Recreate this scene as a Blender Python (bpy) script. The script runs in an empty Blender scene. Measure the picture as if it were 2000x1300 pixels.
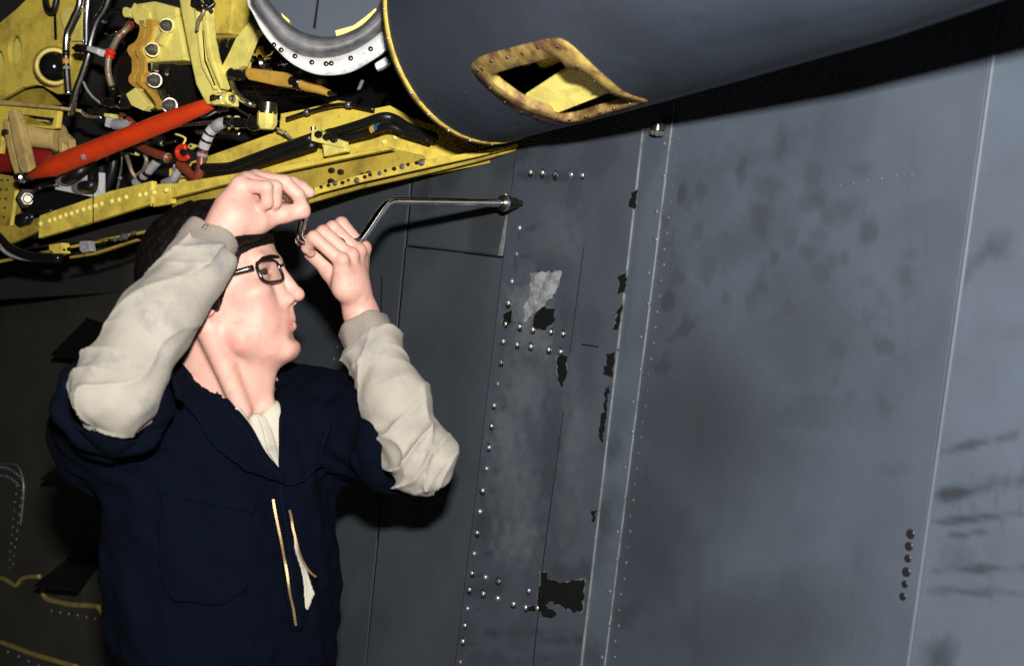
import bpy, bmesh, math, random
import numpy as np
from mathutils import Vector, Matrix
from mathutils.bvhtree import BVHTree

random.seed(7)
SC = bpy.context.scene
COL = SC.collection
FPX, ZC = 2778.0, 1.58            # focal length in photo pixels, camera height

# ------------------------------------------------------------------ camera
cam_d = bpy.data.cameras.new('camera')
cam_d.sensor_width = 36.0
cam_d.lens = 36.0 * FPX / 2000.0
cam_d.clip_start = 0.05
cam_d.clip_end = 3000
cam_d.dof.use_dof = True
cam_d.dof.focus_distance = 2.3
cam_d.dof.aperture_fstop = 6.3
cam = bpy.data.objects.new('camera', cam_d)
cam.location = (0, 0, ZC)
cam.rotation_euler = (math.radians(90), 0, 0)
COL.objects.link(cam)
SC.camera = cam

# ------------------------------------------------------------------ night sky
world = bpy.data.worlds.new('World')
SC.world = world
world.use_nodes = True
wn = world.node_tree.nodes
sky = wn.new('ShaderNodeTexSky')
sky.sky_type = 'NISHITA'
sky.sun_disc = False
sky.sun_elevation = math.radians(-4)
sky.sun_rotation = math.radians(150)
world.node_tree.links.new(sky.outputs[0], wn['Background'].inputs[0])
wn['Background'].inputs[1].default_value = 0.02

# ------------------------------------------------------------------ the photographer's flash, on top of the camera
fl_d = bpy.data.lights.new('camera_flash', 'AREA')
fl_d.shape = 'RECTANGLE'
fl_d.size, fl_d.size_y = 0.075, 0.045
fl_d.energy = 92
fl_d.color = (1.0, 0.975, 0.94)
flash = bpy.data.objects.new('camera_flash', fl_d)
flash.location = (0.03, -0.06, ZC + 0.235)
flash.rotation_euler = (math.radians(90), 0, 0)
COL.objects.link(flash)

SC.view_settings.view_transform = 'Standard'
SC.view_settings.look = 'None'
SC.view_settings.exposure = 0.0
SC.view_settings.gamma = 1.0
SC.cycles.use_denoising = False
SC.cycles.max_bounces = 6

# ------------------------------------------------------------------ where things stand
TH = math.radians(50)
NV = np.array([-math.sin(TH), -math.cos(TH), 0.0])     # out of the aircraft's side
UV_ = np.array([math.cos(TH), -math.sin(TH), 0.0])     # along the aircraft's side
ZV = np.array([0.0, 0.0, 1.0])
W0 = np.array([0.0198, 2.2, 0.0])

def P(px, py, d):
    return np.array([(px - 1000) / FPX * d, d, ZC - (py - 650) / FPX * d])

def proj(p):
    p = np.asarray(p, float)
    return 1000 + FPX * p[..., 0] / p[..., 1], 650 - FPX * (p[..., 2] - ZC) / p[..., 1]

def W(px, py, off=0.0):
    """the point of the side (or of a sheet parallel to it, off metres out)"""
    r = np.array([(px - 1000) / FPX, 1.0, -(py - 650) / FPX])
    o = W0 + NV * off
    t = (o @ NV) / (r @ NV)
    p = r * t
    p[2] += ZC
    return p

def WS(s, z, off=0.0):
    return W0 + UV_ * s + NV * off + ZV * z

def sz(px, py):
    p = W(px, py)
    return float((p - W0) @ UV_), float(p[2])

# ------------------------------------------------------------------ helpers
def tag(o, label, cat, group=None):
    o['label'] = label
    o['category'] = cat
    if group:
        o['group'] = group
    return o

def thing(name, label, cat, loc, group=None):
    o = bpy.data.objects.new(name, None)
    o.empty_display_size = 0.05
    o.location = [float(v) for v in loc]
    COL.objects.link(o)
    return tag(o, label, cat, group)

def root_loc(o):
    while o.parent:
        o = o.parent
    return np.array(o.location)

def mk(name, verts, faces, mat, parent=None, smooth=False, label=None):
    v = np.asarray(verts, float)
    if parent is not None:
        v = v - root_loc(parent)
    me = bpy.data.meshes.new(name)
    if isinstance(faces, np.ndarray):
        me.from_pydata([], [], [])
        me.vertices.add(len(v))
        me.vertices.foreach_set('co', v.astype(np.float32).ravel())
        k = faces.shape[1]
        me.loops.add(faces.size)
        me.loops.foreach_set('vertex_index', faces.astype(np.int32).ravel())
        me.polygons.add(len(faces))
        me.polygons.foreach_set('loop_start', (np.arange(len(faces)) * k).astype(np.int32))
        me.update(calc_edges=True)
        me.validate()
    else:
        me.from_pydata([tuple(x) for x in v], [], faces)
    me.materials.append(mat)
    if smooth:
        me.polygons.foreach_set('use_smooth', [True] * len(me.polygons))
    me.update()
    o = bpy.data.objects.new(name, me)
    COL.objects.link(o)
    if parent is not None:
        o.parent = parent
    if label:
        o['label'] = label
    return o

def bm_obj(name, bm, mat, parent=None, smooth=False, label=None, bevel=0, seg=2):
    if bevel:
        bmesh.ops.remove_doubles(bm, verts=bm.verts, dist=1e-6)
        ed = [e for e in bm.edges if len(e.link_faces) == 2 and e.calc_face_angle(0) > 0.6]
        bmesh.ops.bevel(bm, geom=ed, offset=bevel, segments=seg, affect='EDGES', profile=0.6, clamp_overlap=True)
    bmesh.ops.recalc_face_normals(bm, faces=bm.faces)
    me = bpy.data.meshes.new(name)
    if parent is not None:
        bmesh.ops.translate(bm, verts=bm.verts, vec=[-float(x) for x in root_loc(parent)])
    bm.to_mesh(me)
    bm.free()
    me.materials.append(mat)
    if smooth:
        me.polygons.foreach_set('use_smooth', [True] * len(me.polygons))
    o = bpy.data.objects.new(name, me)
    COL.objects.link(o)
    if parent is not None:
        o.parent = parent
    if label:
        o['label'] = label
    return o

def prism(name, poly3, back, mat, parent=None, holes=(), bevel=0.0015, label=None):
    """a plate: outline poly3 (3-d points in one plane), pushed back by the vector back"""
    bm = bmesh.new()
    edges = []
    for loop in [poly3] + list(holes):
        vs = [bm.verts.new([float(c) for c in p]) for p in loop]
        for i in range(len(vs)):
            edges.append(bm.edges.new((vs[i], vs[(i + 1) % len(vs)])))
    if holes:
        bmesh.ops.triangle_fill(bm, use_beauty=True, edges=edges)
        bmesh.ops.dissolve_limit(bm, angle_limit=0.01, verts=bm.verts, edges=bm.edges)
    else:
        bm.faces.new(bm.verts)
    r = bmesh.ops.extrude_face_region(bm, geom=list(bm.faces))
    bmesh.ops.translate(bm, verts=[g for g in r['geom'] if isinstance(g, bmesh.types.BMVert)],
                        vec=[float(c) for c in back])
    return bm_obj(name, bm, mat, parent, bevel=bevel, label=label)

def plate(name, px, off, thick, mat, parent=None, holes=(), bevel=0.0015, label=None):
    return prism(name, [W(x, y, off) for x, y in px], -NV * thick, mat, parent,
                 [[W(x, y, off) for x, y in h] for h in holes], bevel, label)

def ell(cx, cy, rx, ry, k=20, a=0.0):
    out = []
    for i in range(k):
        t = 2 * math.pi * i / k
        x, y = rx * math.cos(t), ry * math.sin(t)
        out.append((cx + x * math.cos(a) - y * math.sin(a), cy + x * math.sin(a) + y * math.cos(a)))
    return out

def catmull(pts, n=8):
    pts = [np.asarray(p, float) for p in pts]
    if len(pts) < 3:
        return pts
    ext = [2 * pts[0] - pts[1]] + pts + [2 * pts[-1] - pts[-2]]
    out = []
    for i in range(1, len(ext) - 2):
        a, b, c, d = ext[i - 1], ext[i], ext[i + 1], ext[i + 2]
        for j in range(n):
            t = j / n
            out.append(0.5 * (2 * b + (c - a) * t + (2 * a - 5 * b + 4 * c - d) * t * t + (3 * b - a - 3 * c + d) * t ** 3))
    out.append(pts[-1])
    return out

def sweep(pts, radii, k=14, cap=True):
    """verts, faces of a tube along pts"""
    pts = np.asarray(pts, float)
    m = len(pts)
    radii = np.broadcast_to(np.asarray(radii, float), (m,))
    tan = np.gradient(pts, axis=0)
    tan /= np.linalg.norm(tan, axis=1)[:, None] + 1e-12
    ref = np.array([0, 0, 1.0]) if abs(tan[0][2]) < 0.9 else np.array([1.0, 0, 0])
    nrm = np.cross(tan[0], ref)
    nrm /= np.linalg.norm(nrm)
    V, F = [], []
    for i in range(m):
        nrm = nrm - tan[i] * (nrm @ tan[i])
        nrm /= np.linalg.norm(nrm) + 1e-12
        b = np.cross(tan[i], nrm)
        for j in range(k):
            t = 2 * math.pi * j / k
            V.append(pts[i] + radii[i] * (math.cos(t) * nrm + math.sin(t) * b))
    for i in range(m - 1):
        for j in range(k):
            F.append((i * k + j, i * k + (j + 1) % k, (i + 1) * k + (j + 1) % k, (i + 1) * k + j))
    if cap:
        F.append(tuple(range(k))[::-1])
        F.append(tuple(range((m - 1) * k, m * k)))
    return V, F

def tube(name, pts, r, mat, parent=None, smooth_n=8, k=14, label=None):
    c = catmull(pts, smooth_n) if smooth_n else [np.asarray(p, float) for p in pts]
    V, F = sweep(c, r, k)
    return mk(name, V, F, mat, parent, True, label)

def lathe(name, p0, p1, prof, mat, parent=None, k=24, label=None, smooth=True):
    """prof: (t along p0-p1 in metres or fraction if <=1 flagged, radius)"""
    p0, p1 = np.asarray(p0, float), np.asarray(p1, float)
    ax = p1 - p0
    L = np.linalg.norm(ax)
    ax = ax / L
    ref = ZV if abs(ax[2]) < 0.9 else np.array([1.0, 0, 0])
    a = np.cross(ax, ref); a /= np.linalg.norm(a)
    b = np.cross(ax, a)
    V, F = [], []
    pr = []
    for i, (t, r) in enumerate(prof):
        pr.append((t, r))
    for t, r in pr:
        for j in range(k):
            q = 2 * math.pi * j / k
            V.append(p0 + ax * (t * L) + r * (math.cos(q) * a + math.sin(q) * b))
    m = len(pr)
    for i in range(m - 1):
        for j in range(k):
            F.append((i * k + j, i * k + (j + 1) % k, (i + 1) * k + (j + 1) % k, (i + 1) * k + j))
    F.append(tuple(range(k))[::-1])
    F.append(tuple(range((m - 1) * k, m * k)))
    o = mk(name, V, F, mat, parent, False, label)
    if smooth:
        me = o.data
        me.polygons.foreach_set('use_smooth', [len(p.vertices) == 4 for p in me.polygons])
        bm = bmesh.new(); bm.from_mesh(me)
        bmesh.ops.recalc_face_normals(bm, faces=bm.faces)
        for e in bm.edges:
            if len(e.link_faces) == 2 and e.calc_face_angle(0) > 0.55:
                e.smooth = False
        bm.to_mesh(me); bm.free()
    return o

def box(name, c, ax, size, mat, parent=None, bevel=0.002, label=None):
    """oriented box: ax = three unit vectors, size = full lengths"""
    c = np.asarray(c, float)
    bm = bmesh.new()
    vs = []
    for i in (-.5, .5):
        for j in (-.5, .5):
            for k in (-.5, .5):
                vs.append(bm.verts.new(c + ax[0] * size[0] * i + ax[1] * size[1] * j + ax[2] * size[2] * k))
    for f in ((0, 1, 3, 2), (4, 6, 7, 5), (0, 4, 5, 1), (2, 3, 7, 6), (0, 2, 6, 4), (1, 5, 7, 3)):
        bm.faces.new([vs[i] for i in f])
    return bm_obj(name, bm, mat, parent, bevel=bevel, label=label)

def unit(v):
    v = np.asarray(v, float)
    return v / np.linalg.norm(v)

WAX = (UV_, ZV, NV)
ROT_N = Matrix((UV_, ZV, NV)).transposed()        # local z looks out of the side

def instance(name, me, mat_rot, loc, parent, scale=1.0, label=None):
    o = bpy.data.objects.new(name, me)
    COL.objects.link(o)
    if parent is not None:
        o.parent = parent
        loc = np.asarray(loc) - root_loc(parent)
    o.matrix_local = Matrix.Translation([float(x) for x in loc]) @ mat_rot.to_4x4() @ Matrix.Scale(scale, 4)
    if label:
        o['label'] = label
    return o

def lathe_mesh(name, prof, mat, k=16, smooth=True):
    V, F = [], []
    for z, r in prof:
        for j in range(k):
            q = 2 * math.pi * j / k
            V.append((r * math.cos(q), r * math.sin(q), z))
    m = len(prof)
    for i in range(m - 1):
        for j in range(k):
            F.append((i * k + j, i * k + (j + 1) % k, (i + 1) * k + (j + 1) % k, (i + 1) * k + j))
    F.append(tuple(range((m - 1) * k, m * k)))
    me = bpy.data.meshes.new(name)
    me.from_pydata(V, [], F)
    me.materials.append(mat)
    me.polygons.foreach_set('use_smooth', [smooth] * len(me.polygons))
    me.update()
    return me

# smooth pseudo-noise for numpy
class Noise:
    def __init__(self, seed, n=24):
        r = np.random.default_rng(seed)
        self.k = r.normal(size=(n, 3)); self.k /= np.linalg.norm(self.k, axis=1)[:, None]
        self.k *= r.uniform(0.5, 1.6, size=(n, 1))
        self.p = r.uniform(0, 6.28, n)
        self.n = n
    def __call__(self, p, scale):
        p = np.asarray(p, float) * (6.28 / scale)
        return np.sin(p @ self.k.T + self.p).sum(-1) / math.sqrt(self.n / 2.0)

# ------------------------------------------------------------------ materials
def nodes(name):
    m = bpy.data.materials.new(name)
    m.use_nodes = True
    nt = m.node_tree
    return m, nt, nt.nodes['Principled BSDF']

def N(nt, typ, **kw):
    n = nt.nodes.new(typ)
    for a, v in kw.items():
        if a.startswith('i_'):
            n.inputs[int(a[2:])].default_value = v
        else:
            setattr(n, a, v)
    return n

def mixrgb(nt, fac, a, b, blend='MIX'):
    n = nt.nodes.new('ShaderNodeMix')
    n.data_type = 'RGBA'
    n.blend_type = blend
    for sock, v in ((n.inputs[0], fac), (n.inputs[6], a), (n.inputs[7], b)):
        if hasattr(v, 'is_linked'):
            nt.links.new(v, sock)
        elif isinstance(v, (int, float)):
            sock.default_value = v
        else:
            sock.default_value = (*v, 1.0)
    return n.outputs[2]

def ramp(nt, src, a, b):
    n = nt.nodes.new('ShaderNodeMapRange')
    nt.links.new(src, n.inputs[0])
    n.inputs[1].default_value, n.inputs[2].default_value = a, b
    return n.outputs[0]

def noise(nt, scale, detail=4, rough=0.55, coord='Object', stretch=None):
    tc = nt.nodes.new('ShaderNodeTexCoord')
    n = nt.nodes.new('ShaderNodeTexNoise')
    n.inputs['Scale'].default_value = scale
    n.inputs['Detail'].default_value = detail
    n.inputs['Roughness'].default_value = rough
    src = tc.outputs[coord]
    if stretch:
        mp = nt.nodes.new('ShaderNodeMapping')
        mp.inputs['Scale'].default_value = stretch
        nt.links.new(src, mp.inputs[0])
        src = mp.outputs[0]
    nt.links.new(src, n.inputs['Vector'])
    return n.outputs[0]

def bump(nt, bsdf, src, strength, dist=0.001):
    b = nt.nodes.new('ShaderNodeBump')
    b.inputs['Strength'].default_value = strength
    b.inputs['Distance'].default_value = dist
    nt.links.new(src, b.inputs['Height'])
    nt.links.new(b.outputs[0], bsdf.inputs['Normal'])

def mat_paint(name, col, dirt=None, amount=0.5, rough=0.45, metal=0.0, scale=14, spec=0.5, bmp=0.1, lo=0.45, hi=0.75):
    m, nt, b = nodes(name)
    if dirt is None:
        dirt = tuple(c * 0.35 for c in col)
    n1 = noise(nt, scale, 6, 0.65)
    n2 = noise(nt, scale * 6, 5, 0.6)
    f1 = ramp(nt, n1, lo, hi)
    mul = nt.nodes.new('ShaderNodeMath'); mul.operation = 'MULTIPLY'
    nt.links.new(f1, mul.inputs[0]); mul.inputs[1].default_value = amount
    c1 = mixrgb(nt, mul.outputs[0], col, dirt)
    f2 = ramp(nt, n2, 0.58, 0.8)
    mul2 = nt.nodes.new('ShaderNodeMath'); mul2.operation = 'MULTIPLY'
    nt.links.new(f2, mul2.inputs[0]); mul2.inputs[1].default_value = amount * 0.7
    c2 = mixrgb(nt, mul2.outputs[0], c1, tuple(c * 0.6 for c in dirt))
    nt.links.new(c2, b.inputs['Base Color'])
    rr = nt.nodes.new('ShaderNodeMapRange')
    nt.links.new(n1, rr.inputs[0])
    rr.inputs[3].default_value = max(0.05, rough - 0.1)
    rr.inputs[4].default_value = min(1, rough + 0.15)
    nt.links.new(rr.outputs[0], b.inputs['Roughness'])
    b.inputs['Metallic'].default_value = metal
    b.inputs['Specular IOR Level'].default_value = spec
    if bmp:
        bump(nt, b, n2, bmp, 0.0008)
    return m

def mat_skin_panel(name, col):
    """aircraft grey: per-vertex attributes 'stain' and 'pale' say where grease, dirt, painted shade and bare scuffs lie"""
    m, nt, b = nodes(name)
    st = N(nt, 'ShaderNodeAttribute', attribute_name='stain_shade')
    pa = N(nt, 'ShaderNodeAttribute', attribute_name='pale')
    n1 = noise(nt, 5, 5, 0.6)
    n2 = noise(nt, 60, 6, 0.7)
    n3 = noise(nt, 9, 6, 0.65, stretch=(3, 3, 0.5))
    c = mixrgb(nt, ramp(nt, n1, 0.3, 0.75), tuple(x * 0.86 for x in col), tuple(x * 1.14 for x in col))
    c = mixrgb(nt, ramp(nt, n3, 0.58, 1.05), c, (col[0] * 0.62, col[1] * 0.62, col[2] * 0.6))
    c = mixrgb(nt, ramp(nt, n2, 0.62, 0.95), c, tuple(x * 1.5 for x in col))
    c = mixrgb(nt, st.outputs['Fac'], c, (0.012, 0.0125, 0.014))
    c = mixrgb(nt, pa.outputs['Fac'], c, (0.30, 0.31, 0.32))
    nt.links.new(c, b.inputs['Base Color'])
    rr = nt.nodes.new('ShaderNodeMapRange')
    nt.links.new(n1, rr.inputs[0])
    rr.inputs[3].default_value, rr.inputs[4].default_value = 0.42, 0.62
    nt.links.new(rr.outputs[0], b.inputs['Roughness'])
    b.inputs['Specular IOR Level'].default_value = 0.35
    bump(nt, b, n2, 0.12, 0.0006)
    return m

def mat_cloth(name, col, col2=None, weave=900, rough=0.95, amount=0.5, sheen=0.0, fold=0.25):
    m, nt, b = nodes(name)
    col2 = col2 or tuple(c * 0.6 for c in col)
    n1 = noise(nt, 9, 5, 0.6)
    n2 = noise(nt, weave, 2, 0.5)
    n3 = noise(nt, 45, 4, 0.6)
    mul = nt.nodes.new('ShaderNodeMath'); mul.operation = 'MULTIPLY'
    nt.links.new(ramp(nt, n1, 0.58, 0.8), mul.inputs[0]); mul.inputs[1].default_value = amount
    c = mixrgb(nt, mul.outputs[0], col, col2)
    c = mixrgb(nt, ramp(nt, n3, 0.3, 0.8), c, tuple(x * 0.88 for x in col))
    n4 = noise(nt, 17, 5, 0.7)
    if sum(col) > 0.3:
        gm = nt.nodes.new('ShaderNodeMath'); gm.operation = 'MULTIPLY'
        nt.links.new(ramp(nt, n4, 0.54, 0.68), gm.inputs[0]); gm.inputs[1].default_value = 0.55
        c = mixrgb(nt, gm.outputs[0], c, (0.15, 0.155, 0.165))
    nt.links.new(c, b.inputs['Base Color'])
    b.inputs['Roughness'].default_value = rough
    b.inputs['Specular IOR Level'].default_value = 0.06
    b.inputs['Sheen Weight'].default_value = sheen
    add = nt.nodes.new('ShaderNodeMath'); add.operation = 'ADD'
    nt.links.new(n2, add.inputs[0]); nt.links.new(n3, add.inputs[1])
    bump(nt, b, add.outputs[0], fold, 0.0015)
    return m

def mat_plain(name, col, rough=0.5, metal=0.0, spec=0.5):
    m, nt, b = nodes(name)
    n1 = noise(nt, 40, 4, 0.6)
    c = mixrgb(nt, ramp(nt, n1, 0.3, 0.8), tuple(x * 1.1 for x in col), tuple(x * 0.75 for x in col))
    nt.links.new(c, b.inputs['Base Color'])
    b.inputs['Roughness'].default_value = rough
    b.inputs['Metallic'].default_value = metal
    b.inputs['Specular IOR Level'].default_value = spec
    return m

M = {}
M['grey'] = mat_skin_panel('aircraft_grey_paint', (0.056, 0.069, 0.088))
M['grey_dark'] = mat_skin_panel('falloff_grey_paint', (0.047, 0.056, 0.066))  # flash fall-off over the left panels put into a darker grey
M['grey_work'] = mat_skin_panel('worn_grey_paint', (0.049, 0.058, 0.073))
M['grey_pale'] = mat_skin_panel('pale_grey_paint', (0.068, 0.084, 0.108))
M['grey_strip'] = mat_skin_panel('strip_grey_paint', (0.058, 0.073, 0.092))
M['grey_nacelle'] = mat_skin_panel('nacelle_grey_paint', (0.040, 0.052, 0.073))
M['olive'] = mat_skin_panel('dull_olive_grey_paint', (0.056, 0.051, 0.042))
M['chip'] = mat_plain('bare_dark_primer', (0.0045, 0.0055, 0.005), 0.7, 0, 0.15)
M['scrape'] = mat_paint('scraped_primer', (0.27, 0.28, 0.285), (0.1, 0.105, 0.12), 0.9, 0.6, scale=60, bmp=0.2, lo=0.4, hi=0.6)
M['edge'] = mat_paint('worn_bright_edge', (0.42, 0.43, 0.42), (0.08, 0.08, 0.09), 0.9, 0.35, metal=0.6, scale=40)
M['screw'] = mat_plain('screw_steel', (0.50, 0.50, 0.49), 0.33, 0.8)
M['screw_dull'] = mat_plain('painted_screw', (0.1, 0.105, 0.12), 0.3, 0.3)
M['dark_marks'] = mat_plain('ring_black', (0.012, 0.012, 0.012), 0.35)
M['yellow'] = mat_paint('zinc_chromate_yellow', (0.82, 0.63, 0.095), (0.15, 0.095, 0.02), 0.8, 0.5, scale=20, lo=0.46, hi=0.78)
M['yellow_clean'] = mat_paint('clean_yellow_green', (0.85, 0.74, 0.19), (0.30, 0.21, 0.05), 0.7, 0.45, scale=26, lo=0.46, hi=0.8)
M['yellow_dark'] = mat_paint('aged_shaded_yellow', (0.46, 0.34, 0.05), (0.08, 0.05, 0.012), 0.85, 0.5, scale=14)  # aged tone, also used as painted shade on the channel web
M['gold'] = mat_paint('golden_amber_casting', (0.58, 0.33, 0.055), (0.2, 0.1, 0.02), 0.5, 0.38, scale=20)
M['tan'] = mat_paint('dirty_tan_paint', (0.56, 0.40, 0.14), (0.1, 0.065, 0.025), 0.7, 0.55, scale=20)
M['rusty'] = mat_paint('rusty_yellow_frame', (0.46, 0.34, 0.085), (0.12, 0.05, 0.022), 1.0, 0.6, scale=30, lo=0.34, hi=0.58)
M['rust_red'] = mat_paint('red_brown_sealant', (0.16, 0.05, 0.03), (0.05, 0.03, 0.02), 0.7, 0.6, scale=30)
M['black'] = mat_plain('black_rubber', (0.007, 0.007, 0.007), 0.4)
M['rim'] = mat_paint('worn_yellow_rim', (0.62, 0.46, 0.09), (0.14, 0.065, 0.025), 0.9, 0.55, scale=34, lo=0.45, hi=0.66)
M['black_gloss'] = mat_plain('glossy_black', (0.008, 0.008, 0.009), 0.15)
M['dark_metal'] = mat_paint('dark_oily_steel', (0.10, 0.09, 0.075), (0.02, 0.018, 0.015), 0.8, 0.28, metal=0.9, scale=20)
M['chrome'] = mat_plain('polished_chrome', (0.75, 0.74, 0.72), 0.1, 1.0)
M['steel'] = mat_plain('bright_steel_tube', (0.78, 0.77, 0.74), 0.27, 1.0)
M['brass'] = mat_plain('brass_teeth', (0.45, 0.30, 0.15), 0.5, 0.8)
M['white'] = mat_paint('white_paint', (0.60, 0.60, 0.585), (0.16, 0.16, 0.165), 0.75, 0.5, scale=30, lo=0.5, hi=0.72)
M['bolt_steel'] = mat_paint('dull_bolt_steel', (0.22, 0.215, 0.205), (0.06, 0.055, 0.05), 0.6, 0.42, metal=0.7, scale=60)
M['grey_wrap'] = mat_paint('grey_sleeving', (0.32, 0.32, 0.33), (0.12, 0.12, 0.12), 0.6, 0.7, scale=60)
M['duct'] = mat_paint('scuffed_grey_lip', (0.24, 0.24, 0.245), (0.03, 0.03, 0.034), 0.95, 0.5, scale=9, lo=0.35, hi=0.65)
M['orange_red'] = mat_paint('orange_red_paint', (0.74, 0.052, 0.008), (0.25, 0.03, 0.01), 0.5, 0.38, scale=12)
M['red'] = mat_paint('bright_red', (0.62, 0.03, 0.012), (0.25, 0.02, 0.01), 0.4, 0.3, scale=20)
M['dark_red'] = mat_paint('dark_red_paint', (0.28, 0.012, 0.01), (0.1, 0.01, 0.01), 0.5, 0.45, scale=20)
M['brown_hose'] = mat_paint('brown_hose', (0.20, 0.042, 0.02), (0.07, 0.02, 0.012), 0.5, 0.32, scale=30)
M['braid'] = mat_paint('braided_hose', (0.38, 0.29, 0.2), (0.1, 0.07, 0.05), 0.7, 0.45, metal=0.5, scale=120)
M['sealant'] = mat_paint('yellow_tan_sealant', (0.33, 0.25, 0.07), (0.14, 0.11, 0.06), 0.8, 0.7, scale=30)
M['interior'] = mat_plain('shade_black_interior', (0.012, 0.011, 0.010), 0.8)  # near-black puts the bay's shade into the colour; also the pump's own black
M['concrete'] = mat_paint('concrete_apron', (0.30, 0.29, 0.275), (0.17, 0.165, 0.16), 0.8, 0.85, scale=1.3, bmp=0.4)
# ------------------------------------------------------------------ ground
gv = [(-1500, -1500, 0), (1500, -1500, 0), (1500, 1500, 0), (-1500, 1500, 0)]
ground = mk('ground', gv, [(0, 1, 2, 3)], M['concrete'])
ground['kind'] = 'structure'

# ------------------------------------------------------------------ the aircraft's side: riveted skin panels
side = thing('aircraft_side', 'dark grey riveted side of the aircraft below the round nacelle', 'aircraft', WS(0, 0.3))
nz = Noise(3)
nz2 = Noise(11)

def line_s(l):
    (x0, y0), (x1, y1) = l
    s0, z0 = sz(x0, y0); s1, z1 = sz(x1, y1)
    return lambda z: s0 + (s1 - s0) * (z - z0) / (z1 - z0)

def sstep(a, b, x):
    t = np.clip((x - a) / (b - a), 0, 1)
    return t * t * (3 - 2 * t)

def stain_shade_fn(blobs, mott=0.0, mscale=0.08):
    def f(p):
        px, py = proj(p)
        st = np.zeros(len(px))
        wob = nz(p, 0.05) * 9 + nz2(p, 0.02) * 5
        for bx, by, rx, ry, ang, amp in blobs:
            a = math.radians(ang)
            dx, dy = px - bx, py - by
            x = dx * math.cos(a) + dy * math.sin(a)
            y = -dx * math.sin(a) + dy * math.cos(a)
            r = np.sqrt((x / rx) ** 2 + (y / ry) ** 2) + 0.55 * wob / max(min(rx, ry), 25)
            st = np.maximum(st, amp * (1 - sstep(0.05, 1.3, r)))
        if mott:
            st = np.maximum(st, mott * sstep(0.2, 1.6, nz(p, mscale)) )
        return np.clip(st, 0, 1)
    return f

def panel(name, left, right, top, zb, off, thick, mat, stain_shade=None, pale=None, res=0.006, label=None, edge=True, ztop_cap=9, slant_bottom=None):
    ls, rs = line_s(left), line_s(right)
    smin = min(ls(zb), ls(1.9)); smax = max(rs(zb), rs(1.9))
    nu = max(4, int((smax - smin) / res)); nv = max(4, int((1.9 - zb) / res))
    a = np.linspace(0, 1, nu + 1); b = np.linspace(0, 1, nv + 1)
    A, B = np.meshgrid(a, b)
    zt = np.full_like(A, 1.9)
    for _ in range(3):
        S = ls(zb + (zt - zb) * B) * (1 - A) + rs(zb + (zt - zb) * B) * A
        zt = top(S) if callable(top) else np.full_like(S, top)
    zbv = zb if slant_bottom is None else slant_bottom(S)
    Z = zbv + (zt - zbv) * B
    S = ls(Z) * (1 - A) + rs(Z) * A
    V = (W0[None, None] + UV_ * S[..., None] + NV * off + ZV * Z[..., None]).reshape(-1, 3)
    # slight oil-canning of the sheet
    V = V + NV * (nz(V, 0.5) * 0.0006)[:, None]
    nV = len(V)
    idx = np.arange(nV).reshape(nv + 1, nu + 1)
    q = np.stack([idx[:-1, :-1], idx[:-1, 1:], idx[1:, 1:], idx[1:, :-1]], -1).reshape(-1, 4)
    ring = np.concatenate([idx[0, :], idx[1:, -1], idx[-1, -2::-1], idx[-2:0:-1, 0]])
    back = V[ring] - NV * thick
    bi = nV + np.arange(len(ring))
    r2 = np.roll(ring, -1); b2 = np.roll(bi, -1)
    sides = np.stack([ring, bi, b2, r2], -1)
    VV = np.concatenate([V, back])
    o = mk(name, VV, np.concatenate([q, sides]), mat, side, True, label)
    o.data.polygons.foreach_set('use_smooth', [True] * len(q) + [False] * len(sides))
    for nm, fn in (('stain_shade', stain_shade), ('pale', pale)):
        at = o.data.attributes.new(nm, 'FLOAT', 'POINT')
        at.data.foreach_set('value', (fn(VV) if fn else np.zeros(len(VV))).astype(np.float32))
    bp = o
    if edge:
        zz = np.linspace(zb, float(top(rs(1.9)) if callable(top) else top), 160)
        ss = rs(zz)
        wv = []
        jit = np.array([random.uniform(0, 1) for _ in zz])
        for i, (s_, z_) in enumerate(zip(ss, zz)):
            w = 0.0007 + 0.0009 * (jit[i] > 0.45) * jit[i]
            wv.append(WS(s_ + 0.0004, z_, off + 0.0005)); wv.append(WS(s_ + 0.0004, z_, off - min(thick, 0.003)))
            wv.append(WS(s_ - w, z_, off + 0.0005))
        F = []
        for i in range(len(zz) - 1):
            F.append((3 * i, 3 * i + 1, 3 * i + 4, 3 * i + 3)); F.append((3 * i + 2, 3 * i, 3 * i + 3, 3 * i + 5))
        mk('worn_edge', wv, F, M['edge'], bp)
    return o

def wall_top(S):
    """upper rim of the skin: along the engine bay sill, then up behind the nacelle"""
    key = [(-40, 512), (150, 500), (330, 462), (450, 430), (620, 388), (830, 334), (1000, 290), (1060, 262)]
    ks = np.array([sz(*k) for k in key])
    return np.where(S < ks[-1][0], np.interp(S, ks[:, 0], ks[:, 1]), 1.93)

ZB = 0.28
E_A0 = ((-420, 500), (-420, 1300))
E_A1 = ((340, 500), (330, 1300))
E_A2 = ((806, 340), (716, 1300))
E_B = ((1003, 385), (893, 1300))
E_C = ((1263, 240), (1140, 1300))
E_D = ((1314, 252), (1183, 1300))
E_E = ((1939, 90), (1768, 1300))
E_F = ((2500, 90), (2500, 1300))

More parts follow.
